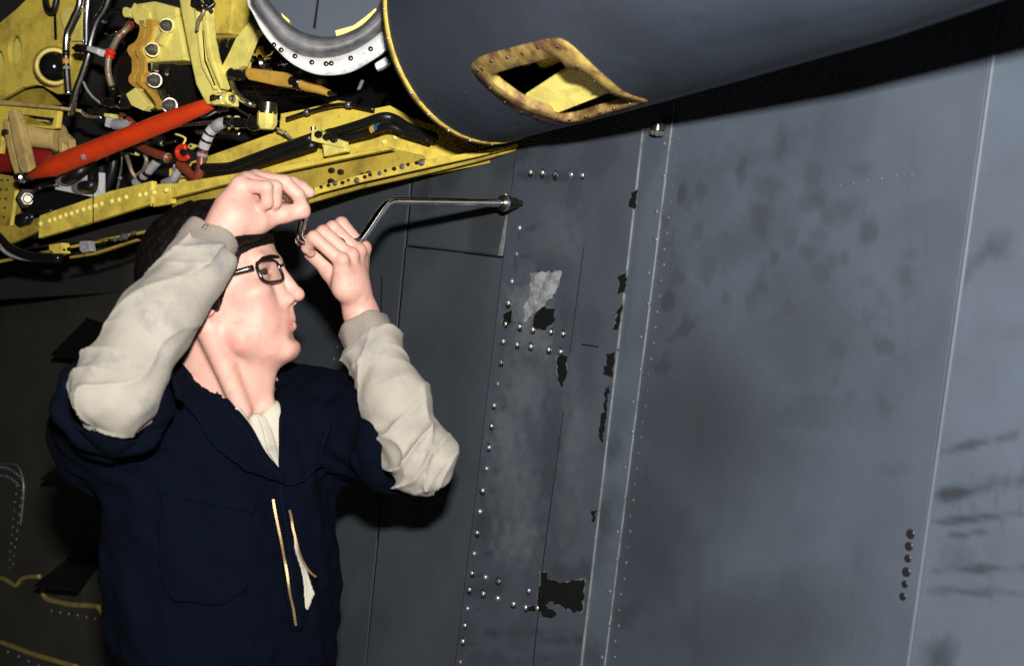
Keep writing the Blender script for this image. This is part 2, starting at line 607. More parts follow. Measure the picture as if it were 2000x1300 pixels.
left_shade = stain_shade_fn([(60, 560, 220, 60, 0, .5), (250, 950, 90, 120, 0, .3)], 0.15, 0.3)  # shadows below the bay and beside the body painted in, plus random mottling
p_olive = panel('skin_panel', E_A0, E_A1, wall_top, ZB, 0.0, 0.004, M['olive'], left_shade, res=0.02, edge=False,
                label='dull olive grey skin panel behind the person')
p_dark = panel('skin_panel', E_A1, E_A2, wall_top, ZB, 0.0, 0.004, M['grey_dark'],
               stain_shade_fn([(640, 640, 60, 200, 10, .25), (700, 900, 40, 300, 6, .2)], 0.14, 0.25), res=0.01, edge=False)
def ztop_low(S):
    return np.interp(S, [sz(800, 482)[0], sz(982, 503)[0]], [sz(800, 482)[1], sz(982, 503)[1]])
p_mid = panel('skin_panel', E_A2, E_B, ztop_low, ZB, 0.0015, 0.004, M['grey_dark'],
              stain_shade_fn([(760, 560, 40, 80, 0, .3), (900, 700, 60, 500, 6, .22)], 0.14, 0.2), res=0.008, edge=False)
p_upper = panel('skin_panel', E_A2, E_B, wall_top, float(ztop_low(sz(900, 490)[0])), 0.0005, 0.004, M['grey_dark'],
                stain_shade_fn([(860, 330, 160, 20, -12, .5), (830, 360, 25, 60, 0, .5)], 0.4, 0.15), res=0.008, edge=False,
                slant_bottom=lambda S: ztop_low(S) + 0.002)
col_main = [(1015, 445), (1008, 496), (1000, 549), (993, 591), (988, 632), (983, 666), (978, 707), (971, 749), (965, 791), (960, 831),
            (955, 873), (950, 914), (943, 957), (937, 998), (932, 1039), (926, 1080), (922, 1118), (917, 1150), (913, 1187), (908, 1220), (904, 1251), (898, 1292)]
random.seed(77)
streaks = [(x + random.uniform(10, 20), y + random.uniform(0, 6), random.uniform(14, 34), random.uniform(3.5, 6), random.uniform(-14, 2), random.uniform(.25, .5)) for x, y in col_main]
streaks += [(x - 1, y + random.uniform(8, 16), 5, random.uniform(10, 22), 6, random.uniform(.2, .4)) for x, y in col_main if random.random() < .6]
# the riveted panel the person is working on
def pale_B(p):
    px, py = proj(p)
    n = nz(p, 0.03) * 0.5 + nz2(p, 0.008) * 0.5
    v = np.zeros(len(px))
    for bx, by, rx, ry, amp in ((1065, 560, 38, 52, .0), (1030, 600, 55, 70, .22), (1040, 660, 60, 60, .16), (1020, 760, 60, 90, .12),
                                (990, 850, 50, 90, .14), (1000, 950, 60, 130, .12), (1010, 1050, 60, 60, .15), (1120, 860, 30, 160, .08),
                                (1090, 460, 60, 70, .07), (1110, 1000, 30, 90, .06)):
        r = np.sqrt(((px - bx) / rx) ** 2 + ((py - by) / ry) ** 2)
        v = np.maximum(v, amp * (1 - sstep(0.0, 1.15, r + n * 0.22)))
    return v
p_work = panel('skin_panel', E_B, E_C, 1.93, ZB, 0.006, 0.008, M['grey_work'],
               stain_shade_fn([(1010, 300, 70, 16, -6, .55), (960, 345, 60, 30, 0, .4), (1060, 345, 90, 10, 3, .5), (1120, 360, 25, 70, 5, .25),
                         (1070, 930, 30, 230, 7, .35), (1150, 700, 30, 130, 6, .22), (1100, 640, 40, 90, 8, .3), (940, 1150, 60, 20, -4, .4),
                         (1000, 1235, 120, 10, -1, .45), (1100, 1250, 60, 12, -1, .5), (1090, 1285, 60, 9, -1, .4), (1110, 1120, 60, 30, 0, .5),
                         (950, 1010, 25, 60, 35, .35), (990, 1290, 120, 20, 0, .35), (1190, 450, 40, 120, 5, .15)] + streaks, 0.25, 0.12),
               pale_B, res=0.004, label='worn riveted panel with chipped paint being unscrewed')
p_strip = panel('skin_panel', E_C, E_D, 1.93, ZB, 0.003, 0.006, M['grey_strip'],
                stain_shade_fn([(1180, 870, 40, 40, 0, .5), (1170, 1010, 40, 60, 0, .55), (1165, 1060, 30, 60, 0, .4), (1160, 1290, 40, 60, 0, .4),
                          (1230, 560, 10, 200, 6, .2)], 0.2, 0.15),
                res=0.005, label='narrow vertical cover strip beside the riveted panel')
random.seed(21)
smears = [(1330, 380, 13, 36, 5, .55), (1316, 470, 12, 70, 5, .45), (1305, 590, 26, 40, 10, .6), (1330, 545, 60, 25, -25, .5),
          (1320, 655, 75, 16, -32, .55), (1300, 690, 30, 20, -30, .5), (1290, 720, 40, 30, -20, .6), (1310, 830, 70, 110, 5, .45),
          (1340, 800, 110, 120, 0, .35), (1260, 940, 40, 90, 5, .6), (1330, 950, 120, 40, -12, .45), (1240, 1060, 30, 50, 0, .45),
          (1230, 1200, 50, 60, 0, .6), (1300, 1240, 140, 14, -3, .45), (1400, 1020, 90, 20, -12, .25), (1560, 700, 130, 90, -15, .35),
          (1500, 640, 90, 60, 0, .3), (1640, 600, 60, 70, 0, .25), (1600, 760, 60, 40, 10, .25), (1780, 690, 80, 20, -20, .25),
          (1680, 450, 9, 60, 10, .25), (1500, 760, 50, 30, 0, .28), (1690, 1080, 60, 140, 10, .22), (1750, 920, 60, 20, -5, .2),
          (1350, 850, 270, 300, 0, .6), (1280, 1020, 190, 380, 4, .58), (1420, 1240, 420, 170, -4, .5), (1430, 480, 180, 60, -28, .3), (1480, 830, 260, 60, -14, .4), (1560, 650, 230, 170, -20, .4), (1300, 600, 80, 330, 6, .35), (1700, 1150, 90, 260, 8, .2), (1400, 330, 220, 40, -20, .22), (1550, 200, 200, 16, -14, .14), (1750, 1220, 80, 60, 0, .2), (1480, 1290, 160, 30, -2, .35)]
for _ in range(80):                                      # finger marks and blotches
    smears.append((random.gauss(1550, 105), random.gauss(590, 115), random.uniform(14, 36), random.uniform(18, 52), random.uniform(-25, 25), random.uniform(.2, .46)))
for _ in range(26):
    smears.append((random.uniform(1290, 1370), random.uniform(380, 1250), random.uniform(6, 16), random.uniform(10, 30), random.uniform(-30, 30), random.uniform(.2, .5)))
p_wide = panel('skin_panel', E_D, E_E, 1.98, ZB, 0.0, 0.004, M['grey'], stain_shade_fn(smears, 0.16, 0.2), res=0.0038,
               label='wide smudged grey panel with hand marks', edge=False)
st_r0 = [(1900, 868, 90, 13, -13, .35), (1880, 960, 80, 16, -9, .5), (1980, 940, 70, 26, -4, .35), (1900, 1012, 110, 13, -6, .45),
        (1890, 1042, 70, 7, -6, .35), (1900, 1110, 110, 12, 0, .4), (1870, 1090, 50, 40, 0, .2), (1900, 1155, 120, 10, 2, .35), (1830, 1290, 40, 70, 0, .4), (1920, 500, 90, 34, -38, .28),
        (1970, 650, 60, 40, 0, .1)]
for _ in range(14):
    st_r0.append((random.uniform(1860, 2000), random.uniform(900, 1130), random.uniform(3, 6), random.uniform(15, 45), random.uniform(-5, 8), random.uniform(.1, .22)))
st_r = [(a_, b_, c_, d_ * .8, e_, min(.75, f_ * 1.6)) for a_, b_, c_, d_, e_, f_ in st_r0]
p_right = panel('skin_panel', E_E, E_F, 1.98, ZB, 0.001, 0.004, M['grey_pale'], stain_shade_fn(st_r, 0.1, 0.3), res=0.006,
                label='clean pale end panel with dark streaks', edge=False)
# raised bead between the two right-hand panels
lsE = line_s(E_E)
pts = [WS(float(lsE(z)) + 0.004, z, 0.001) for z in np.linspace(ZB, 1.97, 60)]
bV, bF = sweep(pts, 0.0032, 12)
bead = mk('raised_bead', bV, bF, M['grey_pale'], side, True)
for nm in ('stain_shade', 'pale'):
    at = bead.data.attributes.new(nm, 'FLOAT', 'POINT')
    vals = np.zeros(len(bV), np.float32)
    if nm == 'pale':
        vals[:] = 0.03
    at.data.foreach_set('value', vals)
# lap strips at the left edge of the worked panel
for (x0, y0, x1, y1, w) in ((990, 408, 972, 500, 0.010), (1002, 420, 994, 500, 0.007)):
    a, b = W(x0, y0, 0.0025), W(x1, y1, 0.0025)
    prism('lap_strip', [a, a + UV_ * w, b + UV_ * w, b], -NV * 0.003, M['edge'], p_mid, bevel=0.0006)
# thin dark joint between the two halves of the worked panel
for seg in (((1168, 262), (1155, 425)), ((1100, 800), (1062, 1080)), ((1062, 1080), (1040, 1300)), ((1140, 480), (1112, 690))):
    a, b = W(*seg[0], 0.0066), W(*seg[1], 0.0066)
    prism('panel_joint', [a, a + UV_ * 0.0012, b + UV_ * 0.0012, b], -NV * 0.0012, M['chip'], p_work, bevel=0)
for seg, par, o_ in ((((1135, 672), (1207, 683)), p_work, .0066), (((806, 345), (720, 1250)), p_mid, .0022), (((800, 482), (980, 503)), p_mid, .0022),
                     (((745, 540), (735, 1250)), p_dark, .0006)):
    a, b = W(*seg[0], o_), W(*seg[1], o_)
    hw = unit(np.cross(b - a, NV)) * 0.0011
    prism('panel_joint', [a - hw, a + hw, b + hw, b - hw], -NV * 0.001, M['chip'], par, bevel=0)

# flaked paint: irregular flat flakes of dark primer and one pale scrape
def flake(outline, off, mat, par, name='paint_chip', jag=2.2, seed=0):
    rr = random.Random(seed)
    pts = []
    for i in range(len(outline)):
        (x0, y0), (x1, y1) = outline[i], outline[(i + 1) % len(outline)]
        k = max(2, int(math.hypot(x1 - x0, y1 - y0) / 5))
        for j in range(k):
            t = j / k
            pts.append((x0 + (x1 - x0) * t + rr.gauss(0, jag * .7), y0 + (y1 - y0) * t + rr.gauss(0, jag * .7)))
    prism(name, [W(x, y, off) for x, y in pts], -NV * 0.0005, mat, par, bevel=0)
chips = [[(1042, 617), (1062, 598), (1080, 605), (1083, 628), (1062, 645), (1040, 642)],
         [(1086, 697), (1107, 694), (1105, 735), (1097, 755), (1090, 745)],
         [(1241, 372), (1246, 372), (1240, 408), (1230, 404), (1231, 388)],
         [(1223, 530), (1220, 572), (1206, 575), (1210, 552), (1206, 542)],
         [(1216, 590), (1207, 645), (1198, 645), (1205, 610)],
         [(1200, 688), (1196, 738), (1176, 730), (1186, 705), (1184, 690)],
         [(1191, 755), (1176, 865), (1168, 850), (1178, 790), (1184, 757)],
         [(1166, 995), (1158, 1020), (1156, 998)],
         [(985, 608), (998, 605), (1000, 622), (990, 636), (980, 632)],
         [(1057, 1115), (1066, 1116), (1070, 1130), (1098, 1138), (1142, 1128), (1138, 1195), (1110, 1190), (1075, 1172), (1062, 1185), (1048, 1192), (1052, 1150)],
         [(1030, 1185), (1062, 1182), (1085, 1195), (1078, 1207), (1065, 1205), (1055, 1192), (1032, 1192)]]
M['chip_rim'] = mat_paint('primer_rim', (0.10, 0.105, 0.10), (0.03, 0.035, 0.034), 0.9, 0.6, scale=80, lo=.4, hi=.6)
for i, c in enumerate(chips):
    cx_ = sum(p[0] for p in c) / len(c); cy_ = sum(p[1] for p in c) / len(c)
    big = [(x + math.copysign(1.6, x - cx_), y + math.copysign(1.4, y - cy_)) for x, y in c]
    flake(big, 0.0066, M['chip_rim'], p_work, 'primer_rim', 1.6, seed=i + 90)
    flake(c, 0.0070, M['chip'], p_work, seed=i)
flake([(1036, 534), (1070, 528), (1098, 532), (1090, 560), (1078, 585), (1060, 600), (1045, 610), (1022, 628), (1025, 600), (1038, 565)], 0.0066,
      M['scrape'], p_work, 'bare_scrape', 3.0, 50)

# screws and rivets, each its own piece on one shared mesh
dome = lathe_mesh('screw', [(-0.002, 0.0044), (0.0012, 0.0044), (0.0024, 0.0038), (0.0033, 0.0026), (0.0037, 0.0012), (0.0038, 0.0003)], M['screw'])
dome_p = lathe_mesh('painted_screw', [(-0.002, 0.0035), (0.0006, 0.0035), (0.0014, 0.0026), (0.0017, 0.0012), (0.0018, 0.0003)], M['screw_dull'], 12)
ringm = lathe_mesh('dark_ring', [(-0.0005, 0.0075), (0.0003, 0.0074), (0.0005, 0.0050)], M['dark_marks'], 14)  # dark ring, set slightly low around most screw heads
ringm2 = lathe_mesh('fastener_pit', [(-0.0005, 0.0075), (0.0003, 0.0074), (0.0005, 0.0050)], M['grey_dark'], 14)
dome_d = lathe_mesh('dull_screw', [(-0.002, 0.0046), (0.0008, 0.0046), (0.0018, 0.0040), (0.0024, 0.0024), (0.0020, 0.0016), (0.0020, 0.0003)], M['bolt_steel'])
def screw(px, py, off, par, bright=True, sc=1.0, ring=True, small=False):
    p = W(px, py, off)
    me_ = (dome if random.random() < .9 else dome_d) if bright else dome_p
    o = instance('screw', me_, ROT_N, p, par, sc * random.uniform(.82, 1.05))
    if ring and random.random() < .75:
        rg = bpy.data.objects.new('dark_ring', ringm)
        COL.objects.link(rg); rg.parent = o
        rg.location = (random.uniform(-.001, .001), random.uniform(-.0025, -.0005), 0.0003)
        rg.scale = (random.uniform(.7, 1.0), random.uniform(.8, 1.15), 1)
random.seed(5)
pairs = [(1015, 637), (1041, 643), (1076, 647), (1100, 651), (1010, 672), (1037, 676), (1072, 682), (1095, 686),
         (948, 1126), (974, 1134), (944, 1158), (972, 1167), (1003, 1178), (1027, 1185), (1033, 1152), (1050, 1186)]
row_top = [(1037, 336), (1060, 337), (1084, 339), (1116, 341), (1138, 342)]
for p in col_main + pairs + row_top[:2] + row_top[3:]:
    screw(*p, 0.006, p_work)
screw(*row_top[2], 0.006, p_work, False, 1.2)
screw(988, 381, 0.001, p_upper)
for i in range(17):                                      # cover strip rivets
    t = i / 16.0
    screw(1301 - 122 * t + (2 if i % 2 else -4), 283 + 1000 * t + random.uniform(-6, 6), 0.003, p_strip, False, 1.15, False)
for i in range(34):                                      # panel edge rivets
    t = i / 33.0
    screw(1325 - 126 * t + random.uniform(-2, 2), 272 + 1010 * t, 0.0, p_wide, False, 0.85, False)
for x, y in ((1778, 1042), (1775, 1066), (1773, 1090), (1770, 1116), (1767, 1140), (1763, 1164)):
    rg = instance('fastener_pit', ringm, ROT_N, W(x, y, 0.0006), p_wide, random.uniform(.6, .9))
for i in range(9):
    screw(1640 + 28 * i * (0.9 + 0.02 * i), 362 - 4.5 * i, -0.0008, p_wide, False, 0.6, False)
for x, y in ((655, 655), (668, 660), (658, 678), (652, 700), (668, 722), (641, 748), (672, 640), (636, 590), (644, 1010)):
    screw(x, y, 0.0, p_dark, False, 0.9, False)
# left: arched line of small rivets, sealant seams, vanes
for i in range(9):
    screw(2 + 5 * i, 912 + 1.2 * i * i * .3, 0.0, p_olive, False, 1.7, False)
    screw(1 + 4.4 * i, 928 + 1.0 * i * i * .3, 0.0, p_olive, False, 1.6, False)
for i in range(11):
    screw(45 - 2.0 * i, 940 + 16 * i, 0.0, p_olive, False, 1.6, False)
    screw(32 - 1.5 * i, 948 + 16 * i, 0.0, p_olive, False, 1.5, False)
tube('sealant_seam', [W(-10, 905, .001), W(28, 906, .001), W(42, 925, .001), W(46, 960, .001), W(40, 1025, .001)], 0.0018, M['edge'], p_olive, k=6)
def bead_line(pts, r):
    tube('sealant_seam', [W(x, y, 0.002) for x, y in pts], r, M['sealant'], p_olive, k=8)
bead_line([(-20, 1126), (8, 1130), (30, 1142), (42, 1130), (55, 1126), (78, 1125)], 0.006)
bead_line([(84, 1148), (88, 1165), (102, 1172), (140, 1180), (180, 1182), (195, 1185)], 0.007)
bead_line([(192, 1184), (200, 1198), (215, 1202), (260, 1203)], 0.005)
bead_line([(-30, 1244), (10, 1256), (60, 1275), (110, 1290), (150, 1302)], 0.007)
for i in range(7):
    screw(100 + 17 * i, 1192 + 3 * i, 0.0, p_olive, False, 1.6, False)
for i in range(6):
    screw(-5 + 20 * i, 1263 + 9 * i, 0.0, p_olive, False, 1.6, False)
# three dark swept vanes standing off the olive panel
def vane(px, lab):
    t = thing('deflector_vane', lab, 'vane', W(*px[1], 0.0), 'dark vanes on the aircraft side')
    A_, B_, C_, D_ = [np.array(q) for q in px]
    pts = [W(*A_, 0.10), W(*B_, 0.004), W(*C_, 0.004), W(*D_, 0.09)]
    n_ = unit(np.cross(pts[1] - pts[0], pts[3] - pts[0]))
    prism('blade', pts, n_ * 0.004, M['black'], t, bevel=0.001)
    b0, b1 = W(*B_, 0.003), W(*C_, 0.003)
    prism('foot', [b0 - ZV * 0.02, b0 + ZV * 0.006, b1 + ZV * 0.006, b1 - ZV * 0.02], -NV * 0.003, M['chip'], t, bevel=0.0005)
vane([(98, 692), (166, 624), (240, 650), (175, 700)], 'uppermost dark vane on the aircraft side behind the elbow')
vane([(78, 934), (128, 896), (215, 902), (160, 938)], 'middle dark vane on the aircraft side beside the coveralls')
vane([(64, 1143), (130, 1091), (195, 1096), (150, 1150)], 'lowest dark vane on the aircraft side above the sealant seam')

# ------------------------------------------------------------------ round nacelle above
NC, NS0, NZ, NR, NSL = 0.115, 0.05, 2.040, 0.180, 0.040
def nac(s, phi, dr=0.0):
    """s along the nacelle from the open end, phi from straight out (0) down (90)"""
    s, phi = np.broadcast_arrays(np.asarray(s, float), np.asarray(phi, float))
    R = NR + 0.06 * np.clip(s, 0, 2)
    zb = np.interp(s, [-.1, 0, .3, .55, .8, 1.05, 1.3], [1.860, 1.860, 1.856, 1.856, 1.857, 1.868, 1.89])
    c = W0 + NV * (NC + 0.26 * s)[..., None] + UV_ * (NS0 + s)[..., None] + ZV * (zb + R)[..., None]
    R = (R + dr)[..., None]
    cx, cz = np.cos(phi), np.sin(phi)
    return c + R * (cx[..., None] * NV - cz[..., None] * ZV)
_gs, _gp = np.meshgrid(np.linspace(0, 0.9, 500), np.radians(np.linspace(-20, 110, 500)))
_gx, _gy = proj(nac(_gs, _gp))
def nac_hit(px, py):
    i = np.argmin((_gx - px) ** 2 + (_gy - py) ** 2)
    return float(_gs.ravel()[i]), float(_gp.ravel()[i])

outer = [(921, 128), (932, 114), (960, 103), (1000, 92), (1045, 82), (1084, 74), (1102, 78), (1118, 90), (1138, 108), (1162, 130), (1190, 155), (1222, 180), (1260, 194), (1264, 199),
         (1235, 210), (1175, 226), (1135, 238), (1110, 241), (1060, 232), (1005, 210), (960, 178), (930, 148)]
inner = [(964, 153), (965, 145), (978, 139), (1010, 130), (1045, 121), (1072, 112), (1088, 112), (1098, 120), (1110, 132), (1126, 147), (1148, 165), (1176, 182), (1218, 194), (1220, 198),
         (1192, 206), (1150, 219), (1125, 226), (1105, 227), (1070, 220), (1030, 205), (992, 180), (970, 163)]
def closed(pts, n=5):
    k = len(pts); out = []
    for i in range(k):
        a, b, c, d = [np.array(pts[(i + j - 1) % k]) for j in range(4)]
        for j in range(n):
            t = j / n
            out.append(0.5 * (2 * b + (c - a) * t + (2 * a - 5 * b + 4 * c - d) * t * t + (3 * b - a - 3 * c + d) * t ** 3))
    return np.array(out)
oh_ = [np.array(nac_hit(*p)) for p in outer]; ih_ = [np.array(nac_hit(*p)) for p in inner]
for i_ in range(9, 18):
    ih_[i_] = oh_[i_] * .4 + ih_[i_] * .6
oh = closed(oh_); ih = closed(ih_)
def inside(poly, x, y):
    r = np.zeros(np.shape(x), bool)
    for i in range(len(poly)):
        (x0, y0), (x1, y1) = poly[i], poly[(i + 1) % len(poly)]
        c = ((y0 > y) != (y1 > y)) & (x < (x1 - x0) * (y - y0) / (y1 - y0 + 1e-12) + x0)
        r ^= c
    return r
nacelle = thing('engine_nacelle', 'rounded dark grey engine nacelle with a small open hatch', 'nacelle', nac(0.4, 1.5))
gs = np.linspace(0.0, 1.25, 251); gp = np.radians(np.linspace(-120, 150, 180))
GS, GP = np.meshgrid(gs, gp, indexing='ij')
V = nac(GS, GP).reshape(-1, 3)
idx = np.arange(len(V)).reshape(GS.shape)
q = np.stack([idx[:-1, :-1], idx[:-1, 1:], idx[1:, 1:], idx[1:, :-1]], -1).reshape(-1, 4)
mid_h = (oh + ih) / 2
cs, cp = (GS[:-1, :-1] + GS[1:, 1:]) / 2, (GP[:-1, :-1] + GP[1:, 1:]) / 2
hole = inside(mid_h, cs, cp).ravel()
cowl = mk('cowling', V, q[~hole], M['grey_nacelle'], nacelle, True)
sol = cowl.modifiers.new('thickness', 'SOLIDIFY'); sol.thickness = 0.004; sol.offset = -1
f_st = stain_shade_fn([(1300, 120, 120, 30, -14, .3), (1290, 170, 60, 60, 0, .4), (1500, 60, 300, 14, -13, .25), (1700, 40, 200, 12, -13, .2), (1250, 60, 100, 8, -12, .25),
                 (900, 200, 100, 40, 0, .2), (1150, 30, 80, 10, -12, .15)], 0.22, 0.2)
for nm, fn in (('stain_shade', f_st), ('pale', None)):
    at = cowl.data.attributes.new(nm, 'FLOAT', 'POINT')
    at.data.foreach_set('value', (fn(V) if fn else np.zeros(len(V))).astype(np.float32))
# hatch frame
k = len(oh)
fr = []
for h, dr in ((oh, 0.0002), (oh * .98 + ih * .02, 0.0016), (ih * .97 + oh * .03, 0.0016), (ih, 0.0008), (ih, -0.010)):
    fr.append(nac(h[:, 0], h[:, 1], dr))
Vf = np.concatenate(fr)
Ff = [(r * k + i, r * k + (i + 1) % k, (r + 1) * k + (i + 1) % k, (r + 1) * k + i) for r in range(4) for i in range(k)]
frame = mk('hatch_frame', Vf, Ff, M['rusty'], nacelle, True, 'rusty yellow frame round the open hatch')
low = [i for i in range(k) if 13 * 5 <= i <= 18.5 * 5]
mk('sealant_edge', np.concatenate([nac(oh[low, 0], oh[low, 1], 0.0022), nac((oh * .55 + ih * .45)[low, 0], (oh * .55 + ih * .45)[low, 1], 0.0024)]),
   [(i, i + 1, i + 1 + len(low), i + len(low)) for i in range(len(low) - 1)], M['rust_red'], frame, True)
# frame screws
fs = lathe_mesh('frame_screw', [(-0.001, 0.003), (0.001, 0.003), (0.0018, 0.002), (0.002, 0.0003)], M['dark_metal'], 10)
for x, y in ((934, 137), (943, 134), (961, 118), (991, 111), (1022, 103), (1052, 91), (1089, 89), (1128, 128), (1162, 158), (1195, 179), (1018, 217), (987, 198),
             (958, 171), (1050, 227), (1082, 232), (1112, 232), (1144, 226), (1172, 218), (1200, 210), (1230, 202)):
    s_, p_ = nac_hit(x, y)
    nrm = unit(nac(s_, p_, 1.0) - nac(s_, p_, 0.0))
    rot = Vector(nrm).to_track_quat('Z', 'Y').to_matrix()
    instance('screw', fs, rot, nac(s_, p_, 0.0012), frame, 0.8)
# inside the hatch
def ndeep(px, py, dr):
    s_, p_ = nac_hit(px, py)
    return nac(s_, p_, dr)
def hpx(zx, zy):
    return 740 + zx / 3.3333, zy / 3.3333
shelf = [ndeep(*hpx(*p), d) for p, d in (((930, 700), -.020), ((1340, 560), -.05), ((1600, 645), -.02), ((1160, 752), -.008))]
mk('hatch_shelf', shelf + [p - ZV * 0.004 for p in shelf], [(0, 1, 2, 3), (7, 6, 5, 4), (0, 4, 5, 1), (1, 5, 6, 2), (2, 6, 7, 3), (3, 7, 4, 0)], M['yellow_clean'], nacelle)
br = [ndeep(*hpx(*p), -.05) for p in ((885, 518), (1050, 512), (1125, 600), (975, 665), (900, 590))]
prism('hatch_bracket', br, -NV * 0.01, M['yellow'], nacelle, bevel=0.001)
br = [ndeep(*hpx(*p), -.05) for p in ((765, 528), (828, 515), (856, 625), (840, 640))]
prism('hatch_bracket', br, -NV * 0.01, M['yellow'], nacelle, bevel=0.001)
br = [ndeep(*hpx(*p), -.025) for p in ((1160, 395), (1195, 390), (1250, 465), (1205, 470))]
prism('red_fitting', br, -NV * 0.01, M['dark_red'], nacelle, bevel=0.002)
# end flange, yellow with bolts
ph = np.radians(np.linspace(-110, 118, 90))
fl = np.concatenate([nac(np.full(90, s_), ph, d) for s_, d in ((0.002, 0.0003), (0.002, 0.0016), (-0.016, 0.0016), (-0.016, -0.010), (0.0, -0.010))])
flange = mk('end_flange', fl, [(r * 90 + i, r * 90 + i + 1, (r + 1) * 90 + i + 1, (r + 1) * 90 + i) for r in range(4) for i in range(89)], M['rim'], nacelle, True,
            'yellow bolted flange at the open end')
for a in range(-10, 100, 13):
    nrm = math.cos(math.radians(a)) * NV - math.sin(math.radians(a)) * ZV
    rot = Vector(nrm).to_track_quat('Z', 'Y').to_matrix()
    instance('bolt', dome, rot, nac(-0.007, math.radians(a), 0.0012), flange, 0.6)
# drain fitting where the strip meets the nacelle
fit = thing('drain_fitting', 'small pale drain stub between cover strip and nacelle', 'fitting', W(1285, 262, 0.02))
lathe('stub', W(1286, 240, 0.015), W(1283, 266, 0.015), [(0, .010), (.55, .010), (.6, .008), (1, .007)], M['dark_metal'], fit)
lathe('collar', W(1283, 256, 0.016), W(1282, 264, 0.016), [(0, .0115), (1, .0095)], M['steel'], fit)
# ------------------------------------------------------------------ the engine bay stands a little proud of the side and turned towards its front
_SIDE = (NV, UV_, W0, WAX, ROT_N)
_piv = W(1000, 650)
TB_ = math.radians(36)
NV = np.array([-math.sin(TB_), -math.cos(TB_), 0.0]); UV_ = np.array([math.cos(TB_), -math.sin(TB_), 0.0])
W0 = np.array([_piv[0], _piv[1], 0.0]); WAX = (UV_, ZV, NV)
ROT_N = Matrix((UV_, ZV, NV)).transposed()
# ------------------------------------------------------------------ engine bay to the left of the nacelle
hexm = lathe_mesh('hex_bolt', [(-0.004, 0.010), (0.004, 0.010), (0.0045, 0.0092), (0.0046, 0.0078), (0.009, 0.0078), (0.0095, 0.007), (0.0096, 0.0045), (0.013, 0.0045), (0.0135, 0.003)], M['bolt_steel'], 12, False)
rivm = lathe_mesh('yellow_rivet', [(-0.002, 0.0068), (0.002, 0.0068), (0.0045, 0.0055), (0.006, 0.003), (0.0062, 0.0004)], M['yellow_clean'], 12)
darkb = lathe_mesh('dark_nut', [(-0.002, 0.006), (0.005, 0.006), (0.0052, 0.004), (0.009, 0.004), (0.0095, 0.002)], M['dark_metal'], 8, False)
def fx(me, px, py, off, par, sc=1.0, name='bolt', nrm=None):
    rot = ROT_N if nrm is None else Vector([float(c) for c in nrm]).to_track_quat('Z', 'Y').to_matrix()
    return instance(name, me, rot, W(px, py, off), par, sc * 0.82)
def WW(pts):
    return [W(*p) for p in pts]

RK = 0.82                                                # fittings here are a little slimmer than the shop ones
_sweep0, _lathe0 = sweep, lathe
def sweep(pts, radii, k=14, cap=True):
    return _sweep0(pts, np.asarray(radii, float) * RK, k, cap)
def lathe(name, p0, p1, prof, mat, parent=None, k=24, label=None, smooth=True):
    return _lathe0(name, p0, p1, [(t, r * RK) for t, r in prof], mat, parent, k, label, smooth)
# dark inner wall closing the bay, its shade put into a near-black colour
bayw = thing('bay_firewall', 'shade-black inner wall closing the back of the engine bay', 'firewall', W(300, 500, -0.3))
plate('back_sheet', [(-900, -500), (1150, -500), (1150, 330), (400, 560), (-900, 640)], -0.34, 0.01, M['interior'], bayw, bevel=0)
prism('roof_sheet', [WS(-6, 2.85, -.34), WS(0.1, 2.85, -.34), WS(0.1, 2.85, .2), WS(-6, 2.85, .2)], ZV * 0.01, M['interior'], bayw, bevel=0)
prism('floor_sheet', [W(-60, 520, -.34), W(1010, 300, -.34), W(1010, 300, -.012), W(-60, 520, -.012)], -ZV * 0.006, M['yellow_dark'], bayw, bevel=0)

# yellow bulkhead, far left
bh = thing('yellow_bulkhead', 'pale yellow pierced bulkhead plate beside the steel pipes', 'bulkhead', W(90, 190, -0.06))
plate('web', [(-160, 40), (0, 44), (34, 16), (70, -20), (70, -140), (165, -140), (165, 90), (150, 180), (112, 184), (96, 176), (84, 168), (66, 166), (40, 172), (0, 195), (-160, 230)],
      -0.06, 0.012, M['yellow'], bh, holes=[ell(29, 99, 13, 31), ell(-4, 122, 11, 26), ell(106, 130, 15, 28)], bevel=0.002)
plate('backing', [(-40, 60), (60, 60), (60, 150), (-40, 165)], -0.10, 0.006, M['yellow_clean'], bh)
plate('edge_rib', [(121, 16), (160, 12), (160, 80), (140, 80), (126, 60), (119, 40)], -0.045, 0.01, M['yellow_clean'], bh)
plate('joint_cover', [(104, 10), (108, 10), (110, 78), (106, 78)], -0.057, 0.002, M['chip'], bh, bevel=0)
lathe('bearing_rim', W(106, 130, -.075), W(106, 130, -.035), [(0, .052), (.8, .052), (1, .046)], M['yellow'], bh)
lathe('bearing_cup', W(106, 130, -.05), W(106, 130, -.018), [(0, .042), (.3, .041), (.6, .036), (.85, .024), (.96, .012), (1, .003)], M['black_gloss'], bh)
plate('arch_web', [(-40, 196), (40, 175), (84, 172), (110, 196), (118, 205), (-40, 215)], -0.11, 0.006, M['yellow_dark'], bh)
plate('dark_corner', [(-160, -140), (70, -140), (60, 0), (30, 18), (0, 42), (-160, 60)], -0.09, 0.004, M['interior'], bh, bevel=0)

